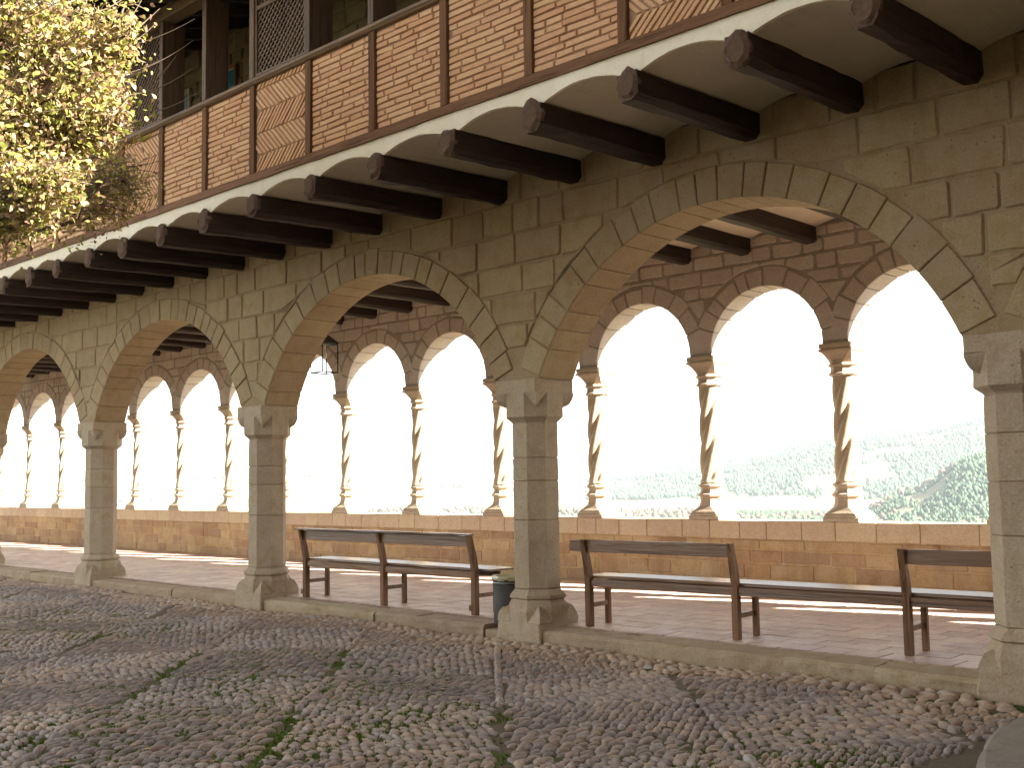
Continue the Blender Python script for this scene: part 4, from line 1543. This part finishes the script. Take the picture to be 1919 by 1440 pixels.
V = Lc[:, None, :] + sz[:, None, None] * (base[None, :, 0:1] * A[:, None] + base[None, :, 1:2] * .85 * Bv[:, None] + base[None, :, 2:3] * Cv[:, None])
Fq = np.array([(0, 1, 7, 7), (1, 2, 6, 7), (2, 3, 5, 6), (3, 4, 5, 5)])
off = (np.arange(n) * 8)[:, None, None]
F4 = (Fq[1:3][None] + off).reshape(-1, 4)
F3 = (np.array([(0, 1, 7), (3, 4, 5)])[None] + off).reshape(-1, 3)
link('foliage', np_mesh('foliage', V.reshape(-1, 3) - np.array(tp), [F4, F3], 0, 'leaf'), tree, tp, kind='stuff')
print('leaves', n)

# ------------------------------------------------------------------ valley, hills, woods
def interp(pts, x):
    for (xa, ya), (xb, yb_) in zip(pts[:-1], pts[1:]):
        if x <= xb:
            t_ = max(0, (x - xa) / (xb - xa))
            t_ = t_ * t_ * (3 - 2 * t_)
            return ya + (yb_ - ya) * t_
    return pts[-1][1]
RIDGE = [(-130, 28), (-100, 20), (-75, 14), (-62, 11), (-54, 5), (-46, -8), (-42, -22), (-38.6, -12), (-35.5, 8), (-32.6, 25), (-29, 52), (-26.6, 68), (-23.6, 72), (-20.5, 84), (-10, 110), (20, 140), (60, 120)]
SPUR = [(-40, -60), (-29, -52), (-26.5, -38), (-24, -18), (-21, 12), (-18, 34), (0, 60), (60, 60)]
FARR = [(-130, 70), (-90, 50), (-75, 62), (-62, 48), (-54, 30), (-47, 34), (-40, 60), (-33, 90), (-28, 120), (-25, 160), (-23.6, 205), (-21.8, 190), (-19, 120), (10, 160), (60, 150)]
def terrain(x, y):
    dx, dy = x - CAM.x, y - CAM.y
    d = math.hypot(dx, dy)
    az = math.degrees(math.atan2(dx, dy))
    h = -48 + 3 * mnoise.noise(Vector((x * .004, y * .004, 0))) + 9 * sstep(1500, 3200, d)
    r_ = interp(RIDGE, az) + 5 * mnoise.noise(Vector((x * .006, y * .006, 3.3)))
    far_hill = sstep(1350, 2250, d) * (1 - .8 * sstep(2400, 3400, d))
    h = h + (r_ + 48) * far_hill * (1 if r_ > -48 else 0)
    s_ = interp(SPUR, az) + 4 * mnoise.noise(Vector((x * .01, y * .01, 7.3)))
    if s_ > -50:
        h = max(h, -48 + (s_ + 48) * sstep(760, 1080, d) * (1 - sstep(1150, 1500, d)))
    q = interp(FARR, az) + 10 * mnoise.noise(Vector((x * .002, y * .002, 9.1)))
    h = max(h, -40 + (q + 40) * sstep(3600, 5200, d))
    if d < 600:
        h = min(h, -48)
    return h
azs = [rad(-125 + .5 * i) for i in range(361)]
ds = [60, 200, 400, 560, 660, 760, 820, 880, 940, 1000, 1040, 1080, 1120, 1160, 1220, 1290, 1350, 1420, 1500] + [1560 + 60 * i for i in range(16)] + [2550, 2700, 2900, 3150, 3400, 3600, 3850, 4100, 4350, 4600, 4850, 5100, 5300, 5700, 6400]
v, f = [], []
for d in ds:
    for a in azs:
        x, y = CAM.x + d * math.sin(a), CAM.y + d * math.cos(a)
        v.append((x, y, terrain(x, y)))
na = len(azs)
for j in range(len(ds) - 1):
    for i in range(na - 1):
        f.append((j * na + i, j * na + i + 1, (j + 1) * na + i + 1, (j + 1) * na + i))
link('hills', mesh('hills', v, f, 'valley', True), kind='structure')
def scatter(n, azr, dr, accept, hmin, hmax, conif):
    P_, H_ = [], []
    tries = 0
    while len(P_) < n and tries < n * 12:
        tries += 1
        a, d = rad(R.uniform(*azr)), math.sqrt(R.uniform(dr[0] ** 2, dr[1] ** 2))
        x, y = CAM.x + d * math.sin(a), CAM.y + d * math.cos(a)
        if not accept(x, y, math.degrees(a), d):
            continue
        P_.append((x, y, terrain(x, y)))
        H_.append(R.uniform(hmin, hmax))
    P_, H_ = np.array(P_), np.array(H_)
    seg = 6
    prof = [(.16, .02), (.38, .30), (.30, .66), (0.06, 1.0)] if conif else [(.14, .05), (.42, .35), (.46, .62), (.22, .95)]
    ang = np.arange(seg) * 2 * math.pi / seg
    m_ = len(P_)
    V = np.zeros((m_, len(prof) * seg, 3))
    for k, (r_, z_) in enumerate(prof):
        jt = 1 + NR.uniform(-.28, .28, (m_, seg))
        V[:, k * seg:(k + 1) * seg, 0] = P_[:, 0:1] + H_[:, None] * r_ * np.cos(ang) * jt
        V[:, k * seg:(k + 1) * seg, 1] = P_[:, 1:2] + H_[:, None] * r_ * np.sin(ang) * jt
        V[:, k * seg:(k + 1) * seg, 2] = P_[:, 2:3] - .4 + H_[:, None] * z_ * (1 + NR.uniform(-.08, .08, (m_, seg)))
    F = [(k * seg + j, k * seg + (j + 1) % seg, (k + 1) * seg + (j + 1) % seg, (k + 1) * seg + j) for k in range(len(prof) - 1) for j in range(seg)]
    C6 = [tuple(range((len(prof) - 1) * seg, len(prof) * seg))]
    off = (np.arange(m_) * len(prof) * seg)[:, None, None]
    return V.reshape(-1, 3), [(np.array(F)[None] + off).reshape(-1, 4), (np.array(C6)[None] + off).reshape(-1, 6)]
def dens(x, y, s_, k=0.0):
    return mnoise.noise(Vector((x * s_, y * s_, 5.5))) + .5 * mnoise.noise(Vector((x * s_ * 3, y * s_ * 3, 2.5))) + k
V, F = scatter(15000, (-40, -16), (1420, 2380), lambda x, y, a, d: terrain(x, y) > -36 and R.random() < .5 + 1.6 * dens(x, y, .006, .02), 4.5, 9.5, True)
o = link('hill_forest', np_mesh('hill_forest', V, F, 0, 'conifer'), kind='stuff')
o['label'] = 'pine forest covering the sunlit hillside across the valley'
o['category'] = 'forest'
V, F = scatter(6500, (-34, -14), (780, 1160), lambda x, y, a, d: terrain(x, y) > -46 and R.random() < .5 + 1.5 * dens(x, y, .012), 2.6, 5.6, True)
o = link('spur_forest', np_mesh('spur_forest', V, F, 0, 'conifer'), kind='stuff')
o['label'] = 'darker wood on the nearer slope at the right'
o['category'] = 'forest'
V, F = scatter(7500, (-80, -16), (950, 3600), lambda x, y, a, d: R.random() < max(0, 2.2 * dens(x, y, .004, -.22)), 3.5, 8, False)
o = link('valley_woods', np_mesh('valley_woods', V, F, 0, 'broadleaf'), kind='stuff')
o['label'] = 'bare autumn trees and hedges scattered over the valley floor'
o['category'] = 'woods'
def house(az, d, w, l, h, label, rz):
    a = rad(az)
    x, y = CAM.x + d * math.sin(a), CAM.y + d * math.cos(a)
    z = terrain(x, y)
    hs_ = thing('far_house', label, 'house', (x, y, z - .5), 'white buildings far down in the valley', rot=(0, 0, rz))
    o1 = bpy.data.objects.new('wall', MB().box((-l / 2, -w / 2, 0), (l / 2, w / 2, h)).mesh('wall', 'white_house'))
    rr = MB().loft([[(-l / 2 - .4, -w / 2 - .4, h + .01), (l / 2 + .4, -w / 2 - .4, h + .01), (l / 2 + .4, w / 2 + .4, h + .01), (-l / 2 - .4, w / 2 + .4, h + .01)], [(-l / 2 - .4, -.1, h + w * .22), (l / 2 + .4, -.1, h + w * .22), (l / 2 + .4, .1, h + w * .22), (-l / 2 - .4, .1, h + w * .22)]])
    o2 = bpy.data.objects.new('roof', fix_normals(rr.mesh('roof', 'red_roof')))
    for o in (o1, o2):
        COL.objects.link(o)
        o.parent = hs_
house(-29.7, 1300, 11, 22, 6, 'white farm building in the valley left of the rightmost twisted column', rad(40))
house(-33.6, 1340, 10, 30, 5, 'long pale shed in the valley right of the middle twisted column', rad(35))
house(-66.5, 1500, 12, 18, 7, 'pale house in the valley seen through the third arch from the right', rad(20))

# ------------------------------------------------------------------ haze in the valley air
mt = bpy.data.materials.new('haze')
mt.use_nodes = True
mt.node_tree.nodes.remove(mt.node_tree.nodes['Principled BSDF'])
pv = mt.node_tree.nodes.new('ShaderNodeVolumePrincipled')
pv.inputs['Color'].default_value = (.80, .92, 1.0, 1)
pv.inputs['Density'].default_value = .000135
mt.node_tree.links.new(pv.outputs[0], mt.node_tree.nodes['Material Output'].inputs['Volume'])
M['haze'] = mt
hz = link('haze', MB().box((-6600, -6600, -62), (6600, 6600, 260)).mesh('haze', 'haze'), kind='stuff')
